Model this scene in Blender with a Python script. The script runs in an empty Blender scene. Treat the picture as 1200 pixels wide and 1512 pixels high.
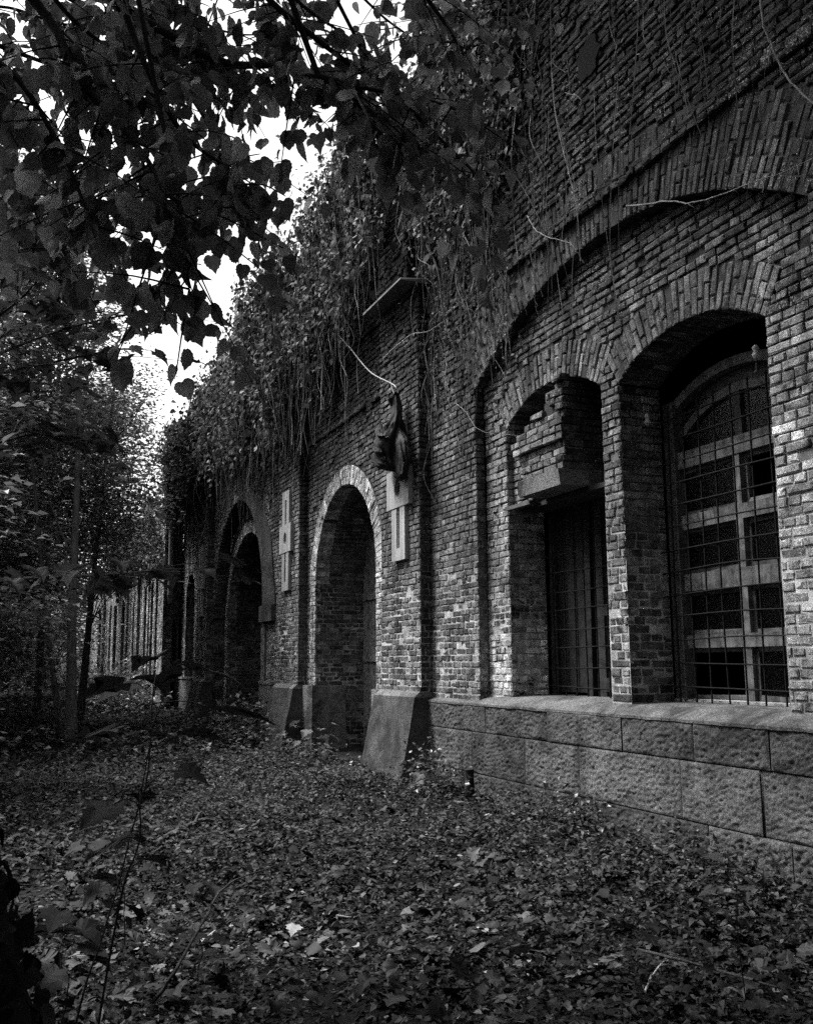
import bpy, math
import numpy as np
from mathutils import Matrix

rng = np.random.default_rng(7)
SC = bpy.context.scene
COL = SC.collection
A = np.array

# ---------------------------------------------------------------- camera frame
F, CX, CY, EYE = 1450.0, 600.0, 756.0, 1.55
R = A([[0.92563848, -0.37834443, -0.0069918],
       [-0.05155832, -0.14440146, 0.98817506],
       [-0.37488016, -0.91433238, -0.15317035]])
CAM = A([0, 0, EYE])


def ray(px, py):
    w = R.T @ A([px - CX, -(py - CY), -F])
    return w / np.linalg.norm(w)


def at(px, py, dist):                      # a point dist metres along a sight line
    return CAM + ray(px, py) * dist


def on_x(px, py, x):
    r = ray(px, py)
    return CAM + r * (x / r[0])


# ---------------------------------------------------------------- noise
def _h(i, j, k, s):
    n = (i * 374761393 + j * 668265263 + k * 2147483647 + s * 974634777) & 0x7fffffff
    n = (n ^ (n >> 13)) * 1274126177 & 0x7fffffff
    n = (n ^ (n >> 16)) & 0xffff
    return n / 65535.0


def vnoise(p, s=0):                        # value noise, p (N,3) -> 0..1
    p = np.asarray(p, float)
    i = np.floor(p).astype(np.int64)
    f = p - i
    f = f * f * (3 - 2 * f)
    r = 0
    for a in (0, 1):
        for b in (0, 1):
            for c in (0, 1):
                w = (f[:, 0] if a else 1 - f[:, 0]) * (f[:, 1] if b else 1 - f[:, 1]) * (f[:, 2] if c else 1 - f[:, 2])
                r = r + w * _h(i[:, 0] + a, i[:, 1] + b, i[:, 2] + c, s)
    return r


def fbm(p, octaves=4, s=0):
    p = np.asarray(p, float)
    r, a, t = 0, 1.0, 0
    for o in range(octaves):
        r = r + a * vnoise(p * (2 ** o) + 17.3 * o, s + o)
        t += a
        a *= .55
    return r / t


def sstep(a, b, x):
    t = np.clip((np.asarray(x, float) - a) / (b - a), 0, 1)
    return t * t * (3 - 2 * t)


# ---------------------------------------------------------------- mesh building
class Geo:
    def __init__(self):
        self.v, self.f, self.t, self.m, self.n = [], [], [], [], 0

    def add(self, verts, faces, tone=.2, mat=0):
        verts = np.asarray(verts, float).reshape(-1, 3)
        faces = np.asarray(faces, np.int64)
        self.v.append(verts)
        self.f.append(faces + self.n)
        self.t.append(np.broadcast_to(np.asarray(tone, float), (len(faces),)))
        self.m.append(np.full(len(faces), mat))
        self.n += len(verts)

    def build(self, name, mats, parent=None, smooth=False, loc=None):
        me = bpy.data.meshes.new(name)
        v = np.concatenate(self.v)
        if loc is not None:
            v = v - A(loc)
        me.vertices.add(len(v))
        me.vertices.foreach_set('co', v.astype(np.float32).ravel())
        tot = np.concatenate([np.full(len(f), f.shape[1]) for f in self.f])
        idx = np.concatenate([f.ravel() for f in self.f])
        me.loops.add(len(idx))
        me.loops.foreach_set('vertex_index', idx.astype(np.int32))
        me.polygons.add(len(tot))
        me.polygons.foreach_set('loop_start', np.concatenate([[0], np.cumsum(tot)[:-1]]).astype(np.int32))
        if not isinstance(mats, (list, tuple)):
            mats = [mats]
        for m in mats:
            me.materials.append(m)
        me.polygons.foreach_set('material_index', np.concatenate(self.m).astype(np.int32))
        me.polygons.foreach_set('use_smooth', np.full(len(tot), bool(smooth)))
        me.update(calc_edges=True)
        at_ = me.attributes.new('tone', 'FLOAT', 'FACE')
        at_.data.foreach_set('value', np.concatenate(self.t).astype(np.float32))
        o = bpy.data.objects.new(name, me)
        COL.objects.link(o)
        if loc is not None:
            o.location = loc
        if parent is not None:
            o.parent = parent
            if loc is None:                # vertices are in world space: undo the parent's place
                o.matrix_parent_inverse = Matrix.Translation(-parent.location)
        return o


def tag(o, label=None, cat=None, group=None, kind=None):
    for k, x in (('label', label), ('category', cat), ('group', group), ('kind', kind)):
        if x:
            o[k] = x
    return o


def thing(name, label, cat, loc=(0, 0, 0), group=None):
    o = bpy.data.objects.new(name, None)
    COL.objects.link(o)
    o.location = [float(x) for x in loc]
    o.empty_display_size = .1
    return tag(o, label, cat, group)


BOXF = A([[0, 3, 2, 1], [4, 5, 6, 7], [0, 1, 5, 4], [1, 2, 6, 5], [2, 3, 7, 6], [3, 0, 4, 7]])


def box(g, x0, x1, y0, y1, z0, z1, tone=.2, mat=0, jit=0):
    v = A([[x0, y0, z0], [x1, y0, z0], [x1, y1, z0], [x0, y1, z0], [x0, y0, z1], [x1, y0, z1], [x1, y1, z1], [x0, y1, z1]], float)
    if jit:
        v += rng.normal(0, jit, v.shape)
    g.add(v, BOXF, tone, mat)


def tube(g, pts, rad, n=6, tone=.2, mat=0, rough=0, cap=True):
    pts = np.asarray(pts, float)
    m = len(pts)
    rad = np.broadcast_to(np.asarray(rad, float), (m,))
    d = np.gradient(pts, axis=0)
    d /= np.linalg.norm(d, axis=1, keepdims=True) + 1e-9
    ref = A([0, 0, 1.0]) if abs(d[:, 2]).mean() < .8 else A([1.0, 0, 0])
    u = np.cross(d, ref)
    u /= np.linalg.norm(u, axis=1, keepdims=True) + 1e-9
    w = np.cross(d, u)
    a = np.arange(n) / n * 2 * np.pi
    rr = rad[:, None] * np.ones((m, n))
    if rough:
        q = np.stack([np.repeat(np.arange(m)[:, None], n, 1) * .45, np.cos(a)[None] * 2 + np.zeros((m, 1)), np.sin(a)[None] * 2 + np.zeros((m, 1))], -1)
        rr = rr * (1 + rough * (fbm(q.reshape(-1, 3) + rng.random() * 50, 3).reshape(m, n) - .5) * 2)
    v = pts[:, None] + (u[:, None] * np.cos(a)[None, :, None] + w[:, None] * np.sin(a)[None, :, None]) * rr[..., None]
    i = np.arange(m - 1)[:, None] * n
    j = np.arange(n)[None]
    k = (j + 1) % n
    f = np.stack([i + j, i + k, i + n + k, i + n + j], -1).reshape(-1, 4)
    g.add(v.reshape(-1, 3), f, tone, mat)
    if cap:
        g.add(v[0], [list(range(n))][0:1], tone, mat)
        g.add(v[-1], [list(range(n))[::-1]], tone, mat)


def curve(pts, n=24):                      # Catmull-Rom through pts
    p = np.asarray(pts, float)
    p = np.vstack([2 * p[0] - p[1], p, 2 * p[-1] - p[-2]])
    out = []
    seg = len(p) - 3
    for t in np.linspace(0, seg - 1e-6, n):
        i = int(t)
        x = t - i
        a, b, c, d = p[i:i + 4]
        out.append(.5 * ((2 * b) + (c - a) * x + (2 * a - 5 * b + 4 * c - d) * x * x + (3 * b - a - 3 * c + d) * x ** 3))
    return A(out)


# ---------------------------------------------------------------- leaves
def leaf_template(kind):
    if kind == 'small':                    # folded kite
        v = A([[0, 0, 0], [.45, -.36, .10], [.5, 0, 0], [.45, .36, .10], [1, 0, -.1]], float)
        return v, [A([[0, 1, 2], [2, 1, 4], [0, 2, 3], [2, 4, 3]])]
    if kind == 'oval':
        t = A([0, .12, .35, .6, .82, 1.0])
        w = A([.05, .30, .40, .33, .17, .0])
        mid = np.stack([t, 0 * t, -.25 * t * t], 1)
        lf = np.stack([t - .02, -w, -.25 * t * t + w * .35], 1)
        rt = np.stack([t - .02, w, -.25 * t * t + w * .35], 1)
        v = np.concatenate([mid, lf, rt])
        i = np.arange(5)
        return v, [np.stack([i, i + 6, i + 7, i + 1], 1), np.stack([i, i + 1, i + 13, i + 12], 1)]
    if kind == 'linden':                   # heart shaped, toothed, drawn-out tip
        a = A([[0, 0], [-.10, .16], [-.06, .33], [.06, .43], [.17, .50], [.27, .47], [.36, .50], [.44, .43], [.55, .43], [.62, .32], [.72, .29], [.78, .17], [.88, .10], [1.05, 0]])
    elif kind == 'hazel':                  # rounder, coarser teeth
        a = A([[0, 0], [-.05, .14], [.05, .30], [.16, .36], [.22, .44], [.34, .43], [.42, .50], [.53, .45], [.60, .47], [.68, .36], [.80, .31], [.83, .20], [.92, .12], [1.02, 0]])
    else:                                  # maple, five lobes
        a = A([[0, 0], [-.14, .14], [-.20, .40], [-.06, .36], [.02, .52], [.18, .76], [.26, .58], [.44, .62], [.40, .44], [.34, .26], [.56, .30], [.66, .38], [.74, .22], [.86, .14], [1.06, 0]])
    n = len(a)
    mid = np.stack([np.clip(a[:, 0], 0, 1), np.zeros(n)], 1)
    mid[:, 0] = np.linspace(0, a[-1, 0], n)

    def z(q):
        return -.22 * q[:, 0] ** 2 + .30 * np.abs(q[:, 1]) - .35 * q[:, 1] ** 2
    L = np.c_[a[:, 0], -a[:, 1]]
    v2 = np.concatenate([mid, L, a])
    v = np.c_[v2, z(v2)]
    i = np.arange(n - 1)
    return v, [np.stack([i, i + n, i + n + 1, i + 1], 1), np.stack([i, i + 1, i + 2 * n + 1, i + 2 * n], 1)]


TPL = {k: leaf_template(k) for k in ('small', 'oval', 'linden', 'hazel', 'maple')}


def unit(x):
    return x / (np.linalg.norm(x, axis=-1, keepdims=True) + 1e-9)


def leaves(g, pos, axis, nrm, size, kind='small', tone=.08, mat=0, curl=.0):
    pos, axis, nrm = [np.asarray(x, float).reshape(-1, 3) for x in (pos, axis, nrm)]
    N = len(pos)
    if N == 0:
        return
    size = np.broadcast_to(np.asarray(size, float), (N,))
    tone = np.broadcast_to(np.asarray(tone, float), (N,))
    ax = unit(axis)
    la = unit(np.cross(nrm, ax))
    nn = np.cross(ax, la)
    tv, tf = TPL[kind]
    K = len(tv)
    zs = tv[None, :, 2] * (1 + rng.normal(0, .7, (N, 1))) + rng.normal(0, .35, (N, 1)) * tv[None, :, 1] * tv[None, :, 0] + curl * rng.normal(0, 1, (N, 1)) * tv[None, :, 0] ** 2
    wy = tv[None, :, 1] * rng.uniform(.8, 1.15, (N, 1))
    v = pos[:, None] + size[:, None, None] * (ax[:, None] * tv[None, :, 0:1] + la[:, None] * wy[..., None] + nn[:, None] * zs[..., None])
    base = g.n
    off = (np.arange(N) * K)[:, None, None]
    first = True
    for f in tf:
        ff = (f[None] + off).reshape(-1, f.shape[1])
        if first:
            g.add(v.reshape(-1, 3), ff, np.repeat(tone, len(f)), mat)
            first = False
        else:
            g.f.append(ff + base)
            g.t.append(np.repeat(tone, len(f)))
            g.m.append(np.full(len(ff), mat))


# ---------------------------------------------------------------- materials (all grey: the photograph is monochrome)
def mat(name, build, disp=None):
    m = bpy.data.materials.new(name)
    m.use_nodes = True
    nt = m.node_tree
    nt.nodes.clear()
    out = nt.nodes.new('ShaderNodeOutputMaterial')
    nt.links.new(build(nt), out.inputs['Surface'])
    return m


def N(nt, t, **kw):
    n = nt.nodes.new(t)
    for k, v in kw.items():
        if k.startswith('i_'):
            n.inputs[k[2:].replace('_', ' ')].default_value = v
        else:
            setattr(n, k, v)
    return n


def math_(nt, op, a, b=None, clamp=False):
    n = nt.nodes.new('ShaderNodeMath')
    n.operation = op
    n.use_clamp = clamp
    for i, x in enumerate((a, b)):
        if x is None:
            continue
        if isinstance(x, (int, float)):
            n.inputs[i].default_value = x
        else:
            nt.links.new(x, n.inputs[i])
    return n.outputs[0]


def noise(nt, scale, detail=4, rough=.6, vec=None, dist=0):
    n = N(nt, 'ShaderNodeTexNoise')
    n.inputs['Scale'].default_value = scale
    n.inputs['Detail'].default_value = detail
    n.inputs['Roughness'].default_value = rough
    n.inputs['Distortion'].default_value = dist
    nt.links.new(vec if vec is not None else nt.nodes['geo'].outputs['Position'], n.inputs['Vector'])
    return n.outputs['Fac']


def maprange(nt, x, a, b, c, d):
    n = N(nt, 'ShaderNodeMapRange')
    nt.links.new(x, n.inputs[0])
    for i, q in enumerate((a, b, c, d)):
        n.inputs[i + 1].default_value = q
    return n.outputs[0]


def lerp(nt, fac, a, b):
    n = N(nt, 'ShaderNodeMix')
    n.data_type = 'FLOAT'
    for i, x in ((0, fac), (2, a), (3, b)):
        if isinstance(x, (int, float)):
            n.inputs[i].default_value = x
        else:
            nt.links.new(x, n.inputs[i])
    return n.outputs[0]


def principled(nt, col, rough=.9, spec=.25, bump=None, bstr=.5, bdist=.01):
    p = N(nt, 'ShaderNodeBsdfPrincipled')
    if isinstance(col, (int, float)):
        p.inputs['Base Color'].default_value = (col, col, col, 1)
    else:
        nt.links.new(col, p.inputs['Base Color'])
    if isinstance(rough, (int, float)):
        p.inputs['Roughness'].default_value = rough
    else:
        nt.links.new(rough, p.inputs['Roughness'])
    p.inputs['Specular IOR Level'].default_value = spec
    if bump is not None:
        b = N(nt, 'ShaderNodeBump')
        b.inputs['Strength'].default_value = bstr
        b.inputs['Distance'].default_value = bdist
        nt.links.new(bump, b.inputs['Height'])
        nt.links.new(b.outputs[0], p.inputs['Normal'])
    return p.outputs[0]


def tone_of(nt):
    N(nt, 'ShaderNodeNewGeometry', name='geo')
    a = N(nt, 'ShaderNodeAttribute', attribute_name='tone')
    return a.outputs['Fac']


def b_brick(nt):
    t = tone_of(nt)
    big = noise(nt, .8, 5, .65)
    mid = noise(nt, 9, 5, .7)
    fine = noise(nt, 75, 4, .75)
    c = math_(nt, 'MULTIPLY', t, maprange(nt, big, .3, .7, .62, 1.30))
    c = math_(nt, 'MULTIPLY', c, maprange(nt, mid, .3, .7, .4, 1.6))
    c = math_(nt, 'MULTIPLY', c, maprange(nt, fine, .3, .7, .3, 1.7))
    mp = N(nt, 'ShaderNodeMapping')
    mp.inputs['Scale'].default_value = (2.4, 2.4, .22)
    nt.links.new(nt.nodes['geo'].outputs['Position'], mp.inputs['Vector'])
    c = math_(nt, 'MULTIPLY', c, maprange(nt, noise(nt, 1.0, 5, .7, vec=mp.outputs[0]), .36, .62, .35, 1.35))
    moss = maprange(nt, math_(nt, 'MULTIPLY', noise(nt, 2.1, 6, .7, dist=.6), math_(nt, 'ADD', .55, noise(nt, 14, 4, .7))), .54, .70, 0, 1)
    c = lerp(nt, moss, c, .02)
    lich = maprange(nt, math_(nt, 'MULTIPLY', noise(nt, 55, 3, .7), math_(nt, 'ADD', .5, noise(nt, 1.7, 4, .6))), .62, .72, 0, .75)
    c = lerp(nt, lich, c, .42)
    h = math_(nt, 'ADD', math_(nt, 'MULTIPLY', noise(nt, 28, 5, .75), 1.0), math_(nt, 'MULTIPLY', fine, .6))
    return principled(nt, c, .93, .15, h, 1.0, .022)


def b_mortar(nt):
    t = tone_of(nt)
    c = math_(nt, 'MULTIPLY', t, maprange(nt, noise(nt, 6, 5, .7), .3, .7, .45, 1.4))
    c = math_(nt, 'MULTIPLY', c, maprange(nt, noise(nt, 1.3, 4, .65), .35, .65, .5, 1.3))
    return principled(nt, c, .97, .1, noise(nt, 60, 4, .75), .8, .01)


def b_stone(nt):
    t = tone_of(nt)
    t = math_(nt, 'MULTIPLY', t, .62)
    c = math_(nt, 'MULTIPLY', t, maprange(nt, noise(nt, 2.2, 5, .65), .3, .7, .55, 1.35))
    c = math_(nt, 'MULTIPLY', c, maprange(nt, noise(nt, 55, 6, .85), .34, .66, .1, 1.95))
    moss = maprange(nt, noise(nt, 1.6, 6, .75, dist=.6), .47, .62, 0, .85)
    c = lerp(nt, moss, c, .02)
    h = math_(nt, 'ADD', noise(nt, 22, 6, .75), math_(nt, 'MULTIPLY', noise(nt, 90, 3, .7), .5))
    return principled(nt, c, .92, .15, h, 1.0, .018)


def b_smooth(nt):
    t = tone_of(nt)
    mp = N(nt, 'ShaderNodeMapping')
    mp.inputs['Scale'].default_value = (9, 9, .8)
    nt.links.new(nt.nodes['geo'].outputs['Position'], mp.inputs['Vector'])
    run = noise(nt, 1, 4, .6, vec=mp.outputs[0])
    c = math_(nt, 'MULTIPLY', t, maprange(nt, run, .3, .7, .6, 1.35))
    c = math_(nt, 'MULTIPLY', c, maprange(nt, noise(nt, 60, 4, .7), .3, .7, .7, 1.3))
    return principled(nt, c, .85, .2, noise(nt, 45, 4, .7), .35, .006)


def b_wood(nt):
    t = tone_of(nt)
    mp = N(nt, 'ShaderNodeMapping')
    mp.inputs['Scale'].default_value = (30, 30, 2.2)
    nt.links.new(nt.nodes['geo'].outputs['Position'], mp.inputs['Vector'])
    g = noise(nt, 1.5, 5, .7, vec=mp.outputs[0])
    c = math_(nt, 'MULTIPLY', t, maprange(nt, g, .3, .7, .55, 1.4))
    fl = maprange(nt, noise(nt, 7, 6, .8), .46, .58, 0, .85)
    c = lerp(nt, fl, c, math_(nt, 'MULTIPLY', t, .35))
    return principled(nt, c, .8, .25, g, .6, .006)


def b_metal(nt):
    t = tone_of(nt)
    c = math_(nt, 'MULTIPLY', t, maprange(nt, noise(nt, 40, 4, .7), .3, .7, .5, 1.6))
    return principled(nt, c, .85, .1, noise(nt, 90, 3, .7), .4, .003)


def b_bark(nt):
    t = tone_of(nt)
    mp = N(nt, 'ShaderNodeMapping')
    mp.inputs['Scale'].default_value = (16, 16, 3.5)
    nt.links.new(nt.nodes['geo'].outputs['Position'], mp.inputs['Vector'])
    g = noise(nt, 1.2, 6, .7, vec=mp.outputs[0], dist=.4)
    c = math_(nt, 'MULTIPLY', t, maprange(nt, g, .3, .7, .4, 1.6))
    return principled(nt, c, .95, .1, g, 1.0, .03)


def b_leaf(nt, trans=.33, rough=.40, spec=.6):
    t = tone_of(nt)
    c = math_(nt, 'MULTIPLY', t, maprange(nt, noise(nt, 25, 3, .6), .3, .7, .7, 1.3))
    p = principled(nt, c, rough, spec)
    tr = N(nt, 'ShaderNodeBsdfTranslucent')
    nt.links.new(c, tr.inputs['Color'])
    mx = N(nt, 'ShaderNodeMixShader')
    mx.inputs[0].default_value = trans
    nt.links.new(p, mx.inputs[1])
    nt.links.new(tr.outputs[0], mx.inputs[2])
    return mx.outputs[0]


def b_soil(nt):
    N(nt, 'ShaderNodeNewGeometry', name='geo')
    c = maprange(nt, noise(nt, 12, 6, .75), .3, .7, .006, .03)
    h = math_(nt, 'ADD', noise(nt, 9, 6, .75), math_(nt, 'MULTIPLY', noise(nt, 45, 4, .7), .6))
    return principled(nt, c, .98, .1, h, 1.0, .05)


def b_cloth(nt):
    t = tone_of(nt)
    c = math_(nt, 'MULTIPLY', t, maprange(nt, noise(nt, 20, 4, .6), .3, .7, .6, 1.4))
    return principled(nt, c, .75, .25, noise(nt, 24, 5, .7), .8, .02)


def b_glass(nt):
    N(nt, 'ShaderNodeNewGeometry', name='geo')
    fr = N(nt, 'ShaderNodeFresnel')
    fr.inputs[0].default_value = 1.5
    tr = N(nt, 'ShaderNodeBsdfTransparent')
    tr.inputs[0].default_value = (.35, .35, .35, 1)
    gl = N(nt, 'ShaderNodeBsdfGlossy')
    gl.inputs['Roughness'].default_value = .28
    gl.inputs['Color'].default_value = (.5, .5, .5, 1)
    mx = N(nt, 'ShaderNodeMixShader')
    nt.links.new(fr.outputs[0], mx.inputs[0])
    nt.links.new(tr.outputs[0], mx.inputs[1])
    nt.links.new(gl.outputs[0], mx.inputs[2])
    return mx.outputs[0]


M = dict(brick=mat('weathered brick', b_brick), mortar=mat('lime mortar', b_mortar), stone=mat('rough stone', b_stone),
         smooth=mat('dressed stone', b_smooth), wood=mat('peeling wood', b_wood), metal=mat('rusty iron', b_metal),
         bark=mat('bark', b_bark), leaf=mat('leaf', b_leaf), soil=mat('forest soil', b_soil), cloth=mat('dark cloth', b_cloth),
         glass=mat('dusty glass', b_glass), litter=mat('dead leaf', lambda nt: b_leaf(nt, .10, .6, .22)),
         matte=mat('shade leaf', lambda nt: b_leaf(nt, .2, .7, .12)),
         bright=mat('thin leaf', lambda nt: b_leaf(nt, .5, .5, .35)))
BM = [M['brick'], M['mortar']]

# ================================================================= THE BUILDING
X0, XP, XN = 5.22, 5.05, 5.35             # wall face, pilaster face, niche back
LEDGE = 1.09
CH = .079                                 # one course


class Bricks:
    def __init__(self):
        self.p, self.u, self.v, self.n, self.d, self.t, self.w = [], [], [], [], [], [], []
        self.mort = Geo()

    def put(self, p, u, v, n, d, t, w=1.0):
        self.p.append(p); self.u.append(u); self.v.append(v); self.n.append(n); self.d.append(d); self.t.append(t); self.w.append(w)

    def flush(self, g, near=True):
        if self.p:
            P, U, V, NN = [A(x, float) for x in (self.p, self.u, self.v, self.n)]
            D, T, W = A(self.d, float), A(self.t, float), A(self.w, float)
            n = len(P)
            lu, lv = np.linalg.norm(U, axis=1), np.linalg.norm(V, axis=1)
            if near:
                cu = np.clip(rng.uniform(.006, .014, n) * W / lu, .02, .3)
                cv = np.clip(rng.uniform(.006, .013, n) * W / lv, .05, .3)
                a = np.stack([0 * cu, cu, 1 - cu, 0 * cu + 1], 1)
                b = np.stack([0 * cv, cv, 1 - cv, 0 * cv + 1], 1)
                a2 = np.broadcast_to(a[:, :, None], (n, 4, 4)) + rng.normal(0, .0022, (n, 4, 4)) * (W / lu)[:, None, None]
                b2 = np.broadcast_to(b[:, None, :], (n, 4, 4)) + rng.normal(0, .0022, (n, 4, 4)) * (W / lv)[:, None, None]
                off = rng.normal(0, .0020, (n, 4, 4)) * W[:, None, None]
                ring = np.zeros((4, 4), bool)
                ring[[0, 3]] = True
                ring[:, [0, 3]] = True
                off = off - ring[None] * rng.uniform(.002, .011, (n, 4, 4)) * W[:, None, None]
                off += (a2 - .5) * rng.normal(0, .0035, (n, 1, 1)) + (b2 - .5) * rng.normal(0, .0045, (n, 1, 1))
                fv = P[:, None, None] + U[:, None, None] * a2[..., None] + V[:, None, None] * b2[..., None] + NN[:, None, None] * off[..., None]
                per = [(0, 0), (1, 0), (2, 0), (3, 0), (3, 1), (3, 2), (3, 3), (2, 3), (1, 3), (0, 3), (0, 2), (0, 1)]
                pi = A([i * 4 + j for i, j in per])
                rim = fv.reshape(n, 16, 3)[:, pi] - NN[:, None] * D[:, None, None]
                allv = np.concatenate([fv.reshape(n, 16, 3), rim], 1)
                fc = [[i * 4 + j, (i + 1) * 4 + j, (i + 1) * 4 + j + 1, i * 4 + j + 1] for i in range(3) for j in range(3)]
                for k in range(12):
                    q = (k + 1) % 12
                    fc.append([pi[k], 16 + k, 16 + q, pi[q]])
                fc = A(fc)
                K = 28
            else:
                c = A([[0, 0], [1, 0], [1, 1], [0, 1]], float)
                jt = c[None] + rng.normal(0, .02, (n, 4, 2))
                fv = P[:, None] + U[:, None] * jt[..., :1] + V[:, None] * jt[..., 1:] + NN[:, None] * rng.normal(0, .003, (n, 4, 1))
                allv = np.concatenate([fv, fv - NN[:, None] * D[:, None, None]], 1)
                fc = A([[0, 1, 2, 3]] + [[k, k + 4, (k + 1) % 4 + 4, (k + 1) % 4] for k in range(4)])
                K = 8
            f = (fc[None] + (np.arange(n) * K)[:, None, None]).reshape(-1, 4)
            g.add(allv.reshape(-1, 3), f, np.repeat(T, len(fc)), 0)
        if self.mort.v:
            base = g.n
            for v_ in self.mort.v:
                g.v.append(v_)
            for f_, t_ in zip(self.mort.f, self.mort.t):
                g.f.append(f_ + base); g.t.append(t_); g.m.append(np.full(len(f_), 1))
            g.n += self.mort.n


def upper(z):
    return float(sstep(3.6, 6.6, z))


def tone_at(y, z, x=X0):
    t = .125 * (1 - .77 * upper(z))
    t *= 1 - .75 * float(sstep(7.0, 7.8, z)) * float(sstep(7.7, 8.2, y)) * float(sstep(10.2, 9.3, y))  # heavy shade on the upper wall painted into the brick tone
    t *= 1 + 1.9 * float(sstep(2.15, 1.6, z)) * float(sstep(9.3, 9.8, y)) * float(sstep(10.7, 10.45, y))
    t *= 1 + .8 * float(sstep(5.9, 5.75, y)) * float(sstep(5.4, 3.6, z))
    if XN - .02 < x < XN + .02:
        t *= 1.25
    return t


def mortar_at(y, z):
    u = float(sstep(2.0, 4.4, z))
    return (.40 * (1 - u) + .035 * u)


def wall_face(B, org, u, n, zr, inter, u_axis_y=True, dep=.07, tmul=1.0, miss=.004, inset=(0, 0), phase=0, mdep=None, tone=None):
    """Bricks over one upright face: org at (u=0, z=0); inter(z) gives the solid stretches along u."""
    org, u, n = A(org, float), A(u, float), A(n, float)
    k0, k1 = int(round(zr[0] / CH)), int(round(zr[1] / CH))
    for k in range(k0, k1):
        z = k * CH
        zm = z + CH / 2
        L = .253 if (k + phase) % 2 else .1285
        for (a, b) in inter(zm):
            if b - a < .02:
                continue
            c0 = org + u * a
            c1 = org + u * b
            md = (.0045 + .0115 * float(sstep(1.9, 4.0, zm)) if mdep is None else mdep)
            q = [c0 - n * md + [0, 0, z], c1 - n * md + [0, 0, z], c1 - n * md + [0, 0, z + CH], c0 - n * md + [0, 0, z + CH]]
            segs = max(1, int((b - a) / 1.2))
            for s in range(segs):
                p0 = c0 + (c1 - c0) * s / segs - n * md
                p1 = c0 + (c1 - c0) * (s + 1) / segs - n * md
                pm = (p0 + p1) / 2
                mt = mortar_at(pm[1], zm) * (tmul if tmul < 1 else 1)
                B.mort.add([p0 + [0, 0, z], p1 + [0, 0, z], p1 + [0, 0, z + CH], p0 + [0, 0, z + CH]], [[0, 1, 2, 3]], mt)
            s = a + inset[0]
            e = b - inset[1]
            first = (L * (.5 if k % 4 < 2 else 1.0)) * rng.uniform(.9, 1.05)
            step = first
            while s < e - .025:
                t = s + step + rng.normal(0, .004)
                if e - t < .05:
                    t = e
                t = min(t, e)
                w = t - s
                mid = org + u * (s + w / 2)
                up = upper(zm)
                if rng.random() > miss * (1 + 5 * up):
                    jo = .0125
                    out = .002 + .010 * up + rng.normal(0, .0035 + .0035 * up)
                    if rng.random() < .02 + .04 * up:
                        out -= rng.uniform(.01, .03)
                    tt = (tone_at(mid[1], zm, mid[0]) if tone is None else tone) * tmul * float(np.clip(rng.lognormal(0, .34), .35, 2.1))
                    P = org + u * (s + jo / 2 * (s > a + inset[0] + .001)) + A([0, 0, z + jo / 2 + rng.normal(0, .0015)]) + n * out
                    B.put(P, u * max(w - jo, .02), A([0, 0, CH - jo + rng.normal(0, .0015)]), n, dep, tt, 1 + .7 * up)
                s = t
                step = L


def inside_cut(lo, hi, holes):
    """stretches of [lo,hi] left when the (a,b) holes are taken out"""
    res = [(lo, hi)]
    for a, b in holes:
        nx = []
        for p, q in res:
            if b <= p or a >= q:
                nx.append((p, q))
            else:
                if a > p:
                    nx.append((p, a))
                if b < q:
                    nx.append((b, q))
        res = nx
    return res


class Arch:
    """an arched opening: centre line y, half width, springing z, circle centre z and radius"""
    def __init__(s, yc, half, zc, r, z0=0):
        s.y, s.h, s.zc, s.r, s.z0 = yc, half, zc, r, z0
        s.zs = zc + math.sqrt(max(r * r - half * half, 0))
        s.a = math.asin(min(1, half / r))  # angle from the crown to the springing

    def span(s, z, extra=0.0):
        if z < s.z0:
            return None
        if z <= s.zs:
            return (s.y - s.h, s.y + s.h)
        r = s.r + extra
        d = r * r - (z - s.zc) ** 2
        if d <= 0:
            return None
        w = math.sqrt(d)
        if extra == 0:
            w = min(w, s.h)
        elif s.a < 1.5:
            w = min(w, (z - s.zc) * math.tan(s.a) - .004)
        return (s.y - w, s.y + w)


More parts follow.
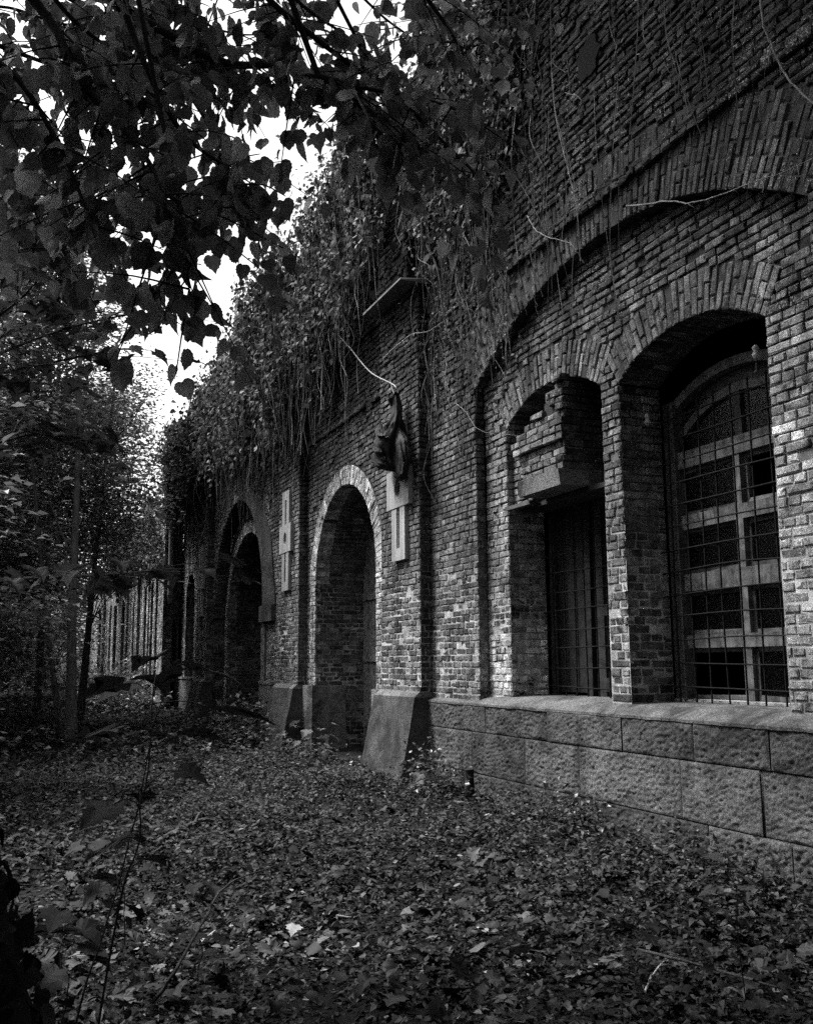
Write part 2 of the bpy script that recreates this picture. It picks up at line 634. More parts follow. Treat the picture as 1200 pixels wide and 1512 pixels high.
def ring(B, ar, x, rows, depth=.2, n=None, tone=.2, tmul=1.0, gap=.0125, a0=None, a1=None, w=1.2, prot=.0, soffit=True):
    """voussoirs: each brick on edge along the arch; rows = radial thickness of the ring"""
    a0 = -ar.a if a0 is None else a0
    a1 = ar.a if a1 is None else a1
    cnt = max(4, int(round((a1 - a0) * ar.r / .0785)))
    da = (a1 - a0) / cnt
    nn = A([-1.0, 0, 0])
    for i in range(cnt):
        am = a0 + (i + .5) * da
        rad = A([0, math.sin(am), math.cos(am)])
        tan = A([0, math.cos(am), -math.sin(am)])
        split = []
        r_ = 0
        pat = [.253] * 6 if i % 2 else [.127] + [.253] * 6
        for s in pat:
            e = min(r_ + s, rows)
            if rows - e < .06:
                e = rows
            split.append((r_, e))
            r_ = e
            if r_ >= rows - 1e-6:
                break
        for (ra, rb) in split:
            c = A([x, ar.y, ar.zc]) + rad * (ar.r + ra + gap / 2)
            wd = da * ar.r * (1 + (ra + rb) / 2 / ar.r) - gap
            up = upper(c[2])
            if rng.random() < .012:
                continue
            t = tone(c[1], c[2]) if callable(tone) else tone
            t = t * tmul * float(np.clip(rng.lognormal(0, .28), .45, 1.9))
            out = prot + rng.normal(0, .004 + .003 * up)
            B.put(c - tan * wd / 2 + nn * out, tan * wd, rad * (rb - ra - gap), nn, depth, t, w)
    # mortar behind and under
    k = 48
    aa = np.linspace(a0, a1, k + 1)

    def pt(xx, r, a_):
        return [xx, ar.y + r * math.sin(a_), ar.zc + r * math.cos(a_)]
    for i in range(k):
        p, q = aa[i], aa[i + 1]
        mt = mortar_at(ar.y, ar.zc + ar.r * math.cos(p))
        B.mort.add([pt(x + .012, ar.r + .008, p), pt(x + .012, ar.r + .008, q), pt(x + .012, ar.r + rows + .03, q), pt(x + .012, ar.r + rows + .03, p)], [[0, 1, 2, 3]], mt)
        if soffit:
            B.mort.add([pt(x + .012, ar.r + .008, p), pt(x + depth, ar.r + .008, p), pt(x + depth, ar.r + .008, q), pt(x + .012, ar.r + .008, q)], [[0, 1, 2, 3]], mt)


def arch_rows(B, ar, x0, x1, tone=.13, first=.0):
    """bricks seen from below under an arch, laid in rows from x0 to x1"""
    cnt = max(4, int(round(2 * ar.a * ar.r / .0785)))
    da = 2 * ar.a / cnt
    x = x0
    while x < x1 - .03:
        xe = min(x + .253, x1)
        for i in range(cnt):
            am = -ar.a + (i + .5) * da
            rad = A([0, math.sin(am), math.cos(am)])
            tan = A([0, math.cos(am), -math.sin(am)])
            wd = da * ar.r - .012
            c = A([x + .006, ar.y, ar.zc]) + rad * (ar.r + rng.normal(0, .004))
            B.put(c - tan * wd / 2, A([xe - x - .012, 0, 0]), tan * wd, -rad, .06, tone * float(np.clip(rng.lognormal(0, .3), .4, 2)), 1.2)
        x = xe
    k = 40
    aa = np.linspace(-ar.a, ar.a, k + 1)
    for i in range(k):
        v = []
        for xx, a_ in ((x0, aa[i]), (x1, aa[i]), (x1, aa[i + 1]), (x0, aa[i + 1])):
            v.append([xx, ar.y + (ar.r + .014) * math.sin(a_), ar.zc + (ar.r + .014) * math.cos(a_)])
        B.mort.add(v, [[0, 1, 2, 3]], .1)


niche = Arch(7.785, 2.72, .827, 4.871, LEDGE)
win1 = Arch(8.97, .985, 2.786, 1.772, LEDGE)
win2 = Arch(6.69, .985, 2.72, 1.772, LEDGE)
door1 = Arch(15.485, 1.555, 2.98, 1.555, 0)
door2 = Arch(23.67, 2.75, 2.80, 2.75, 0)
door2in = Arch(23.67, 2.2, 2.57, 2.2, 0)
farwin = Arch(29.95, .72, 3.55, .75, 1.1)
TOP = 9.6
YN, YF = 2.2, 31.5                        # near and far end of the detailed front
PIL = [(11.87, 13.30), (17.62, 19.06), (26.40, 27.90)]

fort = thing('brick_fort', 'long ruined brick fort front with arched doorways, barred windows and ivy growing over its top', 'building', (X0, 12, 0))


def holes_w0(z):
    h = []
    s = niche.span(z)
    if s and z > LEDGE:
        h.append(s)
    for d in (door1, door2, farwin):
        s = d.span(z)
        if s:
            h.append(s)
    return h


# --- main wall, near part with full bricks
B = Bricks()


def int_near(z):
    zz = z
    h = holes_w0(z)
    s = niche.span(z, .76) if z > niche.zs else None
    if s:
        h.append(s)
    s = door1.span(z, .33) if z > door1.zs else (door1.y - door1.h - .33, door1.y + door1.h + .33) if z > 1.19 else None
    if s:
        h.append(s)
    # hidden behind the pilasters
    if z < 6.7:
        for a, b in PIL:
            h.append((a + .02, b - .02))
    return inside_cut(YN, 20.5, h)


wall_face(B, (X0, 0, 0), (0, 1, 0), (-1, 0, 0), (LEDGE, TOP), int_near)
g = Geo()
B.flush(g)
g.build('wall', BM, fort)

# --- far part of the main wall, plainer bricks
B = Bricks()
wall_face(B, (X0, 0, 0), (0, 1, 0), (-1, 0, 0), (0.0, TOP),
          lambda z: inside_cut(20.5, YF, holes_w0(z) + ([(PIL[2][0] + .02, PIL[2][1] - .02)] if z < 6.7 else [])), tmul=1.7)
wall_face(B, (X0, 0, 0), (0, 1, 0), (-1, 0, 0), (LEDGE, 7.9), lambda z: [(-5.0, YN)])
g = Geo()
B.flush(g, False)
o = g.build('wall', BM, fort)

# --- base of the door bays (below the ledge line, between the pilasters)
g = Geo()


def rough_block(g, x, y0, y1, z0, z1, tone, amp=.03, res=.0115, bev=.005, side=None, depth=.25):
    """a rock-faced block whose face looks to -x"""
    ny = max(3, int((y1 - y0) / res)); nz = max(3, int((z1 - z0) / res))
    yy = np.linspace(y0 + .004, y1 - .004, ny); zz = np.linspace(z0 + .004, z1 - .004, nz)
    Y, Z = np.meshgrid(yy, zz, indexing='ij')
    p = np.stack([np.zeros(Y.size), Y.ravel(), Z.ravel()], 1)
    d = (fbm(p * 6 + [0, y0 * 3, z0 * 7], 5, 3) - .5) * 1.1 * amp + (fbm(p * [1, 34, 52] + p[:, [0, 2, 1]] * [0, 20, 0], 4, 9) - .5) * amp * 1.1
    ed = np.minimum.reduce([Y - yy[0], yy[-1] - Y, Z - zz[0], zz[-1] - Z]).ravel()
    d = d * sstep(0, .03, ed) - bev * (1 - sstep(0, .014, ed))
    v = np.stack([x - d, Y.ravel(), Z.ravel()], 1)
    i = np.arange(ny - 1)[:, None] * nz + np.arange(nz - 1)[None]
    f = np.stack([i, i + 1, i + nz + 1, i + nz], -1).reshape(-1, 4)
    g.add(v, f[:, ::-1], tone)
    # return faces
    box(g, x + bev + .012, x + depth, y0 + .002, y1 - .002, z0 + .002, z1 - .002, tone * .8)


plinth = Geo()
XPL = 5.15
vj = {0: [2.2, 3.35, 4.6, 5.72, 6.57, 7.55, 8.85, 10.24, 11.87],
      1: [2.2, 3.9, 4.9, 5.83, 6.75, 8.28, 9.34, 10.6, 11.87],
      2: [2.2, 3.2, 4.4, 5.56, 6.44, 7.9, 9.0, 10.2, 11.87]}
for r, (z0, z1) in enumerate(((.77, 1.075), (.30, .77), (-.12, .30))):
    for a, b in zip(vj[r][:-1], vj[r][1:]):
        rough_block(plinth, XPL + rng.normal(0, .005), a + .001, b - .001, z0 + .0015, z1 - .0015, rng.uniform(.10, .21), .028 if r < 2 else .035)
box(plinth, XPL + .03, XPL + .06, 2.2, 11.87, -.2, 1.07, .06)
plinth.build('plinth', M['stone'], fort, smooth=True)
led = Geo()


def ledge_strip(y0, y1, prof, tone):
    n = max(2, int((y1 - y0) / .05))
    yy = np.linspace(y0, y1, n)
    k = len(prof)
    v = np.stack([np.repeat(A([p[0] for p in prof])[None], n, 0), np.repeat(yy[:, None], k, 1), np.repeat(A([p[1] for p in prof])[None], n, 0)], -1)
    q = v.reshape(-1, 3)
    wob = (fbm(q * 6, 4, 44) - .5) * .018
    q[:, 2] += wob
    q[:, 0] += wob * .8
    i = np.arange(n - 1)[:, None] * k + np.arange(k - 1)[None]
    led.add(q, np.stack([i, i + 1, i + k + 1, i + k], -1).reshape(-1, 4), tone)


ledge_strip(1.9, 11.86, [(XPL + .03, 1.06), (XPL - .012, 1.068), (XPL - .010, 1.092), (XPL + .01, 1.102), (X0 + .03, 1.140)], .18)
ledge_strip(niche.y - niche.h, niche.y + niche.h, [(X0 + .028, 1.139), (XN, 1.172), (XN + .2, 1.19), (5.98, 1.20)], .18)
led.build('ledge', M['stone'], fort)

# --- the blind niche: jambs, back wall with two windows, arch ring
B = Bricks()


def int_niche(z):
    s = niche.span(z)
    if not s:
        return []
    h = [w.span(z) for w in (win1, win2) if w.span(z)]
    for w in (win1, win2):
        q = w.span(z, .40) if z > w.zs else None
        if q:
            h.append(q)
    return inside_cut(s[0], s[1] + .0, h)


wall_face(B, (XN, 0, 0), (0, 1, 0), (-1, 0, 0), (LEDGE, 5.75), int_niche, inset=(.004, .004))
for w in (win1, win2):
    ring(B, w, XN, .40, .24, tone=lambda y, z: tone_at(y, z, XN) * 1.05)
g = Geo(); B.flush(g)
g.build('niche_wall', BM, fort)
B = Bricks()
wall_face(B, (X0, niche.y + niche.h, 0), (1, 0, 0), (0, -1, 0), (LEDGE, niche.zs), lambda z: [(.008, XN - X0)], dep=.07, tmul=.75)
wall_face(B, (XN, niche.y - niche.h, 0), (-1, 0, 0), (0, 1, 0), (LEDGE, niche.zs), lambda z: [(.0, XN - X0 - .008)], dep=.07)
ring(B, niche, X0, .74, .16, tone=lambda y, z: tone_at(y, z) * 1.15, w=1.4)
g = Geo(); B.flush(g)
g.build('arch_ring', BM, fort)
# window reveals
for w in (win1, win2):
    B = Bricks()
    wall_face(B, (XN, w.y + w.h, 0), (1, 0, 0), (0, -1, 0), (LEDGE, w.zs), lambda z: [(.008, .48)], dep=.07, tmul=2.1 if w is win1 else 1.35)
    wall_face(B, (XN + .48, w.y - w.h, 0), (-1, 0, 0), (0, 1, 0), (LEDGE, w.zs), lambda z: [(0, .472)], dep=.07)
    arch_rows(B, w, XN + .235, XN + .48)
    g = Geo(); B.flush(g)
    g.build('window_reveal', BM, fort)

# --- string course and a few proud courses
for xo, k0, k1, ya, yb, tm in ((.045, 76, 77, 3.0, 9.6, .9), (.03, 77, 78, 3.0, 9.3, 1), (.04, 71, 72, 13.35, 17.58, 1), (.04, 86, 88, 13.35, 17.58, 1), (.04, 86, 88, 19.1, 26.3, 1)):
    B = Bricks()
    wall_face(B, (X0 - xo, 0, 0), (0, 1, 0), (-1, 0, 0), (k0 * CH, k1 * CH), lambda z: [(ya, yb)], dep=.09, tmul=tm, mdep=.03)
    g = Geo(); B.flush(g)
    g.build('string_course', BM, fort)

# --- pilasters with battered stone feet, loophole stones and coping slabs
for k, (a, b) in enumerate(PIL):
    near = k < 2
    B = Bricks()
    ztop = 6.72
    wall_face(B, (XP, 0, 0), (0, 1, 0), (-1, 0, 0), (1.19, ztop), lambda z: [(a, b)], inset=(.006, .004), dep=.08)
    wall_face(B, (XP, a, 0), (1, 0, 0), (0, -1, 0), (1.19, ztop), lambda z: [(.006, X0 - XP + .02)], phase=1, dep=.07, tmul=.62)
    wall_face(B, (X0, b, 0), (-1, 0, 0), (0, 1, 0), (1.19, ztop), lambda z: [(-.02, X0 - XP - .006)], phase=1, dep=.07)
    g = Geo(); B.flush(g, near)
    pil = g.build('pilaster', BM, fort)
    # stone foot: battered faces in two courses with a sloped cap
    g = Geo()
    fx = lambda z: 4.73 + .23 * z / 1.14
    y0, y1 = a - .015, b + .03
    for (z0, z1) in ((-.2, .60), (.606, 1.12)):
        v = A([[fx(z0), y0 - .02 * (1.14 - z0) / 1.2, z0], [fx(z1), y0 - .02 * (1.14 - z1) / 1.2, z1], [fx(z1), y1 + .02, z1], [fx(z0), y1 + .06, z0],
               [5.25, y0 - .08 * (1.14 - z0) / 1.2, z0], [5.25, y0 - .08 * (1.14 - z1) / 1.2, z1], [5.25, y1 + .02, z1], [5.25, y1 + .06, z0]])
        v += rng.normal(0, .004, v.shape)
        g.add(v, BOXF, .12)
    v = A([[fx(1.124), y0, 1.124], [XP + .0, y0 + .03, 1.205], [XP, y1, 1.205], [fx(1.124), y1, 1.124], [5.25, y0, 1.124], [5.25, y0 + .03, 1.205], [5.25, y1, 1.205], [5.25, y1, 1.124]])
    g.add(v, BOXF, .24)
    g.build('base_stone', M['stone'], pil)
    # loophole stone: tall slab with a wider middle block, a slit and a round port
    g = Geo()
    yc = (a + b) / 2 - (.10 if k == 0 else -.02)
    zc = 3.93 if k < 2 else 3.85
    x1 = XP - .06
    hw, hm, sl, pr = .24, .40, .06, .12
    zz = [(zc - .97, zc - .23, hw), (zc + .31, zc + .97, hw)]
    # slab pieces either side of the slit
    for (z0, z1, h_) in zz:
        e0 = .17 if z0 < zc else 0
        e1 = .17 if z1 > zc + .4 else 0
        box(g, x1, XP + .02, yc + sl, yc + h_, z0, z1, .27)
        box(g, x1, XP + .02, yc - h_, yc - sl, z0, z1, .27)
        if e0:
            box(g, x1 + .001, XP + .02, yc - sl, yc + sl, z0, z0 + e0, .27)
        if e1:
            box(g, x1 + .001, XP + .02, yc - sl, yc + sl, z1 - e1, z1, .27)
        # recess back, near-black to paint the shade deep in the slit
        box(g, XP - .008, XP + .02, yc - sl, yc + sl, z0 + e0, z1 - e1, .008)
        # inner stepped lining on the far side
        box(g, x1 + .02, XP + .02, yc + sl - .02, yc + sl + .001, z0 + e0, z1 - e1, .3)
    # middle block with a round port
    n = 24
    ang = np.arange(n) / n * 2 * np.pi
    zp = zc + .04
    outy = np.clip(np.cos(ang) * 2, -1, 1) * hm
    outz = np.clip(np.sin(ang) * 2, -1, 1) * .27
    xo = x1 - .010
    vi = np.stack([np.full(n, xo), yc + np.cos(ang) * .10, zp + np.sin(ang) * .125], 1)
    vo = np.stack([np.full(n, xo), yc + outy, zp + outz], 1)
    vb = vo.copy(); vb[:, 0] = XP + .02
    vib = vi.copy(); vib[:, 0] = XP - .010
    i = np.arange(n); j = (i + 1) % n
    g.add(np.concatenate([vi, vo, vb, vib]), np.concatenate([np.stack([i, j, n + j, n + i], 1), np.stack([n + i, n + j, 2 * n + j, 2 * n + i], 1), np.stack([i, 3 * n + i, 3 * n + j, j], 1)]), .28)
    g.add(vib, [list(range(n))], .006)  # port back painted near-black for the shade inside
    g.build('loophole', M['smooth'], pil)
    # coping slab on top and broken brickwork above it
    g = Geo()
    zt = ztop + .01
    v = A([[XP - .27, a - .05, zt], [X0 + .1, a - .05, zt], [X0 + .1, b + .06, zt], [XP - .27, b + .06, zt],
           [XP - .26, a - .04, zt + .05], [X0 + .1, a - .04, zt + .09], [X0 + .1, b + .05, zt + .09], [XP - .26, b + .05, zt + .05]])
    v[:, 1:] += rng.normal(0, .012, (8, 2))
    g.add(v, BOXF, .11)
    g.build('coping_slab', M['smooth'], pil)

# pilaster caps: broken brickwork over the slabs
for a, b in PIL[:2]:
    B = Bricks()
    wall_face(B, (XP - .06, 0, 0), (0, 1, 0), (-1, 0, 0), (87 * CH, 97 * CH), lambda z: [(a + .25 + .25 * vnoise(A([[z * 6, a, 0]]))[0], b - .1 * vnoise(A([[z * 5, b, 2]]))[0])], dep=.2, miss=.04)
    wall_face(B, (XP - .06, a + .3, 0), (1, 0, 0), (0, -1, 0), (87 * CH, 96 * CH), lambda z: [(.02, .24)], dep=.1, miss=.03)
    g = Geo(); B.flush(g)
    g.build('broken_parapet', BM, fort)

# --- first doorway: pale ring, jambs, stone feet, plank door
B = Bricks()
ring(B, door1, X0 - .02, .32, .26, tone=.34, gap=.006, w=.6)
wall_face(B, (X0 - .02, 0, 0), (0, 1, 0), (-1, 0, 0), (1.19, door1.zs), lambda z: [(door1.y - door1.h - .30, door1.y - door1.h), (door1.y + door1.h, door1.y + door1.h + .32)], dep=.1, tone=.42, miss=0, mdep=.008)
g = Geo(); B.flush(g)
g.build('arch_ring', BM, fort)
B = Bricks()
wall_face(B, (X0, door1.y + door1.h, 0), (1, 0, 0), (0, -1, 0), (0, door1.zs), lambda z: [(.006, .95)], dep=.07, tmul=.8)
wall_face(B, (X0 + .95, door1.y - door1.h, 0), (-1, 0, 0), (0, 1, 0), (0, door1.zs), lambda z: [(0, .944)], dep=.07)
arch_rows(B, door1, X0 + .24, X0 + .95, .12)
g = Geo(); B.flush(g)
g.build('door_reveal', BM, fort)
for yy, sgn in ((door1.y + door1.h, -1), (door1.y - door1.h, 1)):
    g = Geo()
    # dressed face to the front and a rock-faced return into the passage
    y_in = yy + sgn * .03
    y_out = yy - sgn * .55
    box(g, X0 - .08, X0 + .56, min(y_in, y_out), max(y_in, y_out), -.2, .70, .27, jit=.004)
    box(g, X0 - .08, X0 + .55, min(y_in, y_out), max(y_in, y_out), .708, 1.19, .29, jit=.004)
    g.build('jamb_stone', M['stone'], fort)


def plank_door(ar, x, tone, pw=.16, name='door'):
    g = Geo()
    y = ar.y - ar.h
    while y < ar.y + ar.h - .02:
        e = min(y + pw * rng.uniform(.9, 1.1), ar.y + ar.h)
        ym = (y + e) / 2
        dz = ar.r ** 2 - (ym - ar.y) ** 2
        zt = ar.zc + math.sqrt(max(dz, .01))
        box(g, x + rng.uniform(0, .012), x + .05, y + .006, e - .006, .02, zt, tone * rng.uniform(.7, 1.25))
        y = e
    for z in (.45, 1.6, 2.7):
        box(g, x - .03, x + .01, ar.y - ar.h + .04, ar.y - .02, z, z + .14, tone * .8)
        box(g, x - .03, x + .01, ar.y + .02, ar.y + ar.h - .04, z, z + .14, tone * .8)
    d = g.build(name, M['wood'], fort)
    return d


d1 = plank_door(door1, X0 + .90, .20)
for z in (.5, 2.75):
    g = Geo()
    box(g, X0 + .86, X0 + .872, door1.y - door1.h + .05, door1.y - .3, z + .04, z + .09, .03)
    g.build('hinge', M['metal'], d1)

# --- second doorway: stepped arch, plaster band, impost, deep dark gate
B = Bricks()
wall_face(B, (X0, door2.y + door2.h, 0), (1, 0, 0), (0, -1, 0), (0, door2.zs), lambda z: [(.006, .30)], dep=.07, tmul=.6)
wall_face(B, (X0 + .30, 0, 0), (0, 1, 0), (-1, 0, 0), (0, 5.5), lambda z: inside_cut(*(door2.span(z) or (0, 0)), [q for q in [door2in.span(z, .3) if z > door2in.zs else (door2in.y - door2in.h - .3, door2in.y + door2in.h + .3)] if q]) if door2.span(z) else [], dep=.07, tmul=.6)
arch_rows(B, door2, X0, X0 + .30, .08)
ring(B, door2in, X0 + .27, .30, .3, tone=.24, gap=.008)
wall_face(B, (X0 + .27, 0, 0), (0, 1, 0), (-1, 0, 0), (0, door2in.zs), lambda z: [(door2in.y - door2in.h - .3, door2in.y - door2in.h), (door2in.y + door2in.h, door2in.y + door2in.h + .3)], tone=.26, miss=0)
wall_face(B, (X0 + .27, door2in.y + door2in.h, 0), (1, 0, 0), (0, -1, 0), (0, door2in.zs), lambda z: [(.006, 1.3)], dep=.07, tmul=.6)
arch_rows(B, door2in, X0 + .5, X0 + 1.6, .08)
g = Geo(); B.flush(g, False)
g.build('door_reveal', BM, fort)
plank_door(door2in, X0 + 1.5, .07)
# plaster crescent on the near side and the impost under it
g = Geo()
k = 26
th = np.linspace(-.02, -math.pi / 2, k)
inn = np.stack([np.full(k, X0 - .035), door2.y + door2.r * np.sin(th), door2.zc + door2.r * np.cos(th)], 1)
wd = 1.02 * sstep(0, 1, np.linspace(.12, 1, k)) * (1 + .06 * np.sin(np.linspace(0, 20, k)))
out = inn + np.stack([0 * th, np.sin(th) * wd, np.cos(th) * wd], 1)
inb, outb = inn + [.06, 0, 0], out + [.06, 0, 0]
i = np.arange(k - 1)
g.add(np.concatenate([inn, out, inb, outb]), np.concatenate([np.stack([i, i + 1, k + i + 1, k + i], 1), np.stack([i, 2 * k + i, 2 * k + i + 1, i + 1], 1), np.stack([k + i, k + i + 1, 3 * k + i + 1, 3 * k + i], 1)]), .11)
g.build('plaster_band', M['stone'], fort)
g = Geo()
box(g, X0 - .10, X0 + .28, door2.y - door2.h - 1.02, door2.y - door2.h + .03, 2.46, 2.80, .12, jit=.006)
g.build('impost', M['stone'], fort)
g = Geo()
box(g, X0 - .05, X0 + .02, door2.y - door2.h - .32, door2.y - door2.h, .02, 2.46, .22)
g.build('jamb_band', M['stone'], fort)
# stone feet of the second doorway and the low plinth between
for (y0, y1) in ((19.08, 20.92), (27.95, YF)):
    g = Geo()
    if 1:
        box(g, X0 - .07, X0 + .3, y0, y1, -.2, .62, .2, jit=.004)
        box(g, X0 - .07, X0 + .3, y0, y1, .626, 1.15, .22, jit=.004)
        box(g, X0 - .09, X0 + .02, y0, y1, 1.156, 1.22, .3, jit=.004)
    g.build('base_stone', M['stone'], fort)

# --- small far window recess
B = Bricks()
wall_face(B, (X0, farwin.y + farwin.h, 0), (1, 0, 0), (0, -1, 0), (1.1, farwin.zs), lambda z: [(0, .5)], tmul=1.4)
arch_rows(B, farwin, X0, X0 + .5, .1)
g = Geo(); B.flush(g, False)
box(g, X0 + .5, X0 + .55, farwin.y - .8, farwin.y + .8, 1.0, 4.5, .03)
g.build('window_reveal', BM, fort)

# --- the projecting wing farther along
XW = 4.65
W0_, W1_ = YF, 58.0
B = Bricks()
nar = [Arch(33.9, .42, 4.0, .42, 1.15), Arch(35.5, .42, 4.0, .42, 1.15), Arch(38.6, .55, 3.7, .55, 1.15), Arch(42.5, .6, 3.7, .6, 1.15), Arch(47.5, .7, 3.7, .7, 1.15), Arch(53, .8, 3.7, .8, 1.15)]


def wing_top(y):
    return 6.35 - .5 * sstep(36, 52, y) + 1.0 * (fbm(np.stack([np.asarray(y) * .55, 0 * np.asarray(y), 0 * np.asarray(y)], -1).reshape(-1, 3), 3, 5)[0] - .5)


def int_wing(z):
    h = [q for q in (n_.span(z) for n_ in nar) if q]
    yy = np.arange(W0_, W1_, .5)
    for y in yy:
        if z > wing_top(y):
            h.append((y, y + .5))
    return inside_cut(W0_, W1_, h)


wall_face(B, (XW, 0, 0), (0, 1, 0), (-1, 0, 0), (0, 7), int_wing, tone=.42)
for q, qw, qd, qh in ((32.7, .5, .07, 5.4), (34.6, .4, .05, 4.4), (37.1, .8, .10, 5.6), (40.6, .5, .08, 4.9), (45.0, 1.0, .12, 4.2), (50.0, .8, .12, 5.0)):
    wall_face(B, (XW - qd, 0, 0), (0, 1, 0), (-1, 0, 0), (0, qh), lambda z: [(q, q + qw)], tone=.36)
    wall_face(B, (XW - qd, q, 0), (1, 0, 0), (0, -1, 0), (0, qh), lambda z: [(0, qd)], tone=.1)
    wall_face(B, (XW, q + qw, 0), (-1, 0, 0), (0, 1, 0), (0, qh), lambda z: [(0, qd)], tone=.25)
for n_ in nar:
    wall_face(B, (XW, n_.y + n_.h, 0), (1, 0, 0), (0, -1, 0), (1.15, n_.zs), lambda z: [(0, .35)], tone=.22)
    arch_rows(B, n_, XW, XW + .35, .14)
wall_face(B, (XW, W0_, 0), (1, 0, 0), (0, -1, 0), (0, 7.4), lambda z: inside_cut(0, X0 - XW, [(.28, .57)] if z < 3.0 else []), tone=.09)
g = Geo(); B.flush(g, False)
for n_ in nar:
    box(g, XW + .35, XW + .4, n_.y - n_.h - .1, n_.y + n_.h + .1, 1, 4.8, .05)
box(g, XW - .08, XW + .03, W0_ - .03, W1_, .95, 1.12, .34, 1)
box(g, XW + .45, XW + .5, W0_, W1_, 0, 5.2, .1, 1)
g.build('wing_wall', BM, fort)
g = Geo()
tube(g, [(XW + .18, W0_ - .09, 3.75), (XW + .18, W0_ - .09, 7.2)], .085, 10, .24)
tube(g, [(XW + .18, W0_ - .09, 3.75), (XW + .20, W0_ - .01, 3.5)], .085, 10, .2)
g.build('downpipe', M['metal'], fort)

# --- dark shell behind: roof, back, inner floor
g = Geo()
box(g, X0 + .06, 12.0, -5, W0_, TOP - .1, TOP + .2, .05)
box(g, 11.9, 12.2, -5, W1_, 0, TOP - .12, .04)
box(g, X0 + .4, 11.9, -5.2, -5, 0, TOP - .12, .04)
box(g, 5.2, 11.9, W1_, W1_ + .3, 0, 5, .05)
box(g, 6.05, 11.9, -4.9, 12.6, .4, .95, .05)
box(g, X0 + .55, 11.9, 12.7, 12.8, 0, TOP - .12, .04)
box(g, X0 + .4, X0 + .42, 9.96, 12.6, LEDGE, TOP - .12, .04)
box(g, XN + .1, XN + .15, 3.0, 13.0, 4.85, TOP - .12, .04)
box(g, XW + .5, 11.9, W0_, W1_, 5.0, 5.2, .05)
box(g, X0 + .40, X0 + .46, 20.3, 27.2, 5.02, TOP - .12, .03)  # unseen sheets added to stop sky light leaking through the second doorway
box(g, X0 + .36, X0 + .40, 20.3, 20.88, 0, 5.3, .03)
box(g, X0 + .36, X0 + .40, 26.46, 27.2, 0, 5.3, .03)
box(g, X0 + 1.7, X0 + 1.75, 21, 26.4, 0, 5.2, .03)
g.build('roof', M['soil'], fort)

# --- windows
def arched_band(g, ar, x0, x1, r0, r1, tone, n=20, a=None):
    a = ar.a if a is None else a
    th = np.linspace(-a, a, n)
    v = []
    for xx, r in ((x0, r0), (x0, r1), (x1, r0), (x1, r1)):
        v.append(np.stack([np.full(n, xx), ar.y + r * np.sin(th), ar.zc + r * np.cos(th)], 1))
    i = np.arange(n - 1)
    g.add(np.concatenate(v), np.concatenate([np.stack([i, i + 1, n + i + 1, n + i], 1), np.stack([i, 2 * n + i, 2 * n + i + 1, i + 1], 1), np.stack([n + i, n + i + 1, 3 * n + i + 1, 3 * n + i], 1)]), tone)


def iron_grille(w, x, parent, ys, zs, ztop):
    g = Geo()
    for y in ys:
        dz = w.r ** 2 - (y - w.y) ** 2
        zt = min(ztop, w.zc + math.sqrt(dz) - .02)
        tube(g, curve([(x + rng.normal(0, .004), y + rng.normal(0, .006), LEDGE + .01), (x, y + rng.normal(0, .012), 2.2), (x + rng.normal(0, .004), y + rng.normal(0, .006), zt)], 10), .0085, 6, .008)
    for z in zs:
        a, b = w.y - w.h + .03, w.y + w.h - .01
        tube(g, curve([(x - .016, a, z + rng.normal(0, .01)), (x - .016 + rng.normal(0, .004), w.y, z + rng.normal(0, .012)), (x - .016, b, z + rng.normal(0, .01))], 10), .0075, 6, .008)
    return g.build('grille', M['metal'], parent)


def wood_box(g, x0, x1, y0, y1, z0, z1, t):
    box(g, x0, x1, y0, y1, z0, z1, t * rng.uniform(.6, 1.35), jit=.005)


# right window: frame with mullion, four transoms, sashes and panes
w = win2
xf = 5.84
g = Geo()
L, Rr = w.y - w.h + .02, w.y + w.h - .02
ft = .105
wood_box(g, xf, xf + .10, Rr - .14, Rr, LEDGE + .02, 4.02, ft)
wood_box(g, xf - .03, xf + .06, Rr - .185, Rr - .15, LEDGE + .02, 3.98, ft * .85)
wood_box(g, xf, xf + .10, L, L + .14, LEDGE + .02, 4.02, ft)
fa = Arch(w.y, .965, 2.53, 1.69)
arched_band(g, fa, xf, xf + .1, 1.60, 1.69, ft)
fb = Arch(w.y, .80, 2.745, 1.25)
arched_band(g, fb, xf + .05, xf + .12, 1.17, 1.25, ft * .9, a=.68)
tr = [(3.345, 3.505), (2.77, 2.90), (2.195, 2.35), (1.675, 1.79)]
for z0, z1 in tr:
    wood_box(g, xf + .005, xf + .09, L + .14, Rr - .14, z0, z1, ft * 1.05)
wood_box(g, xf + .012, xf + .085, w.y - .042, w.y + .042, LEDGE + .12, 3.345, ft * .95)
wood_box(g, xf + .06, xf + .11, w.y - .045, w.y + .045, 3.52, 3.95, ft * .5)
wood_box(g, xf - .02, xf + .1, L, Rr, LEDGE + .012, LEDGE + .13, .24)
win = g.build('window', M['wood'], fort)
rowsz = [(LEDGE + .13, 1.675), (1.79, 2.195), (2.35, 2.77), (2.90, 3.345)]
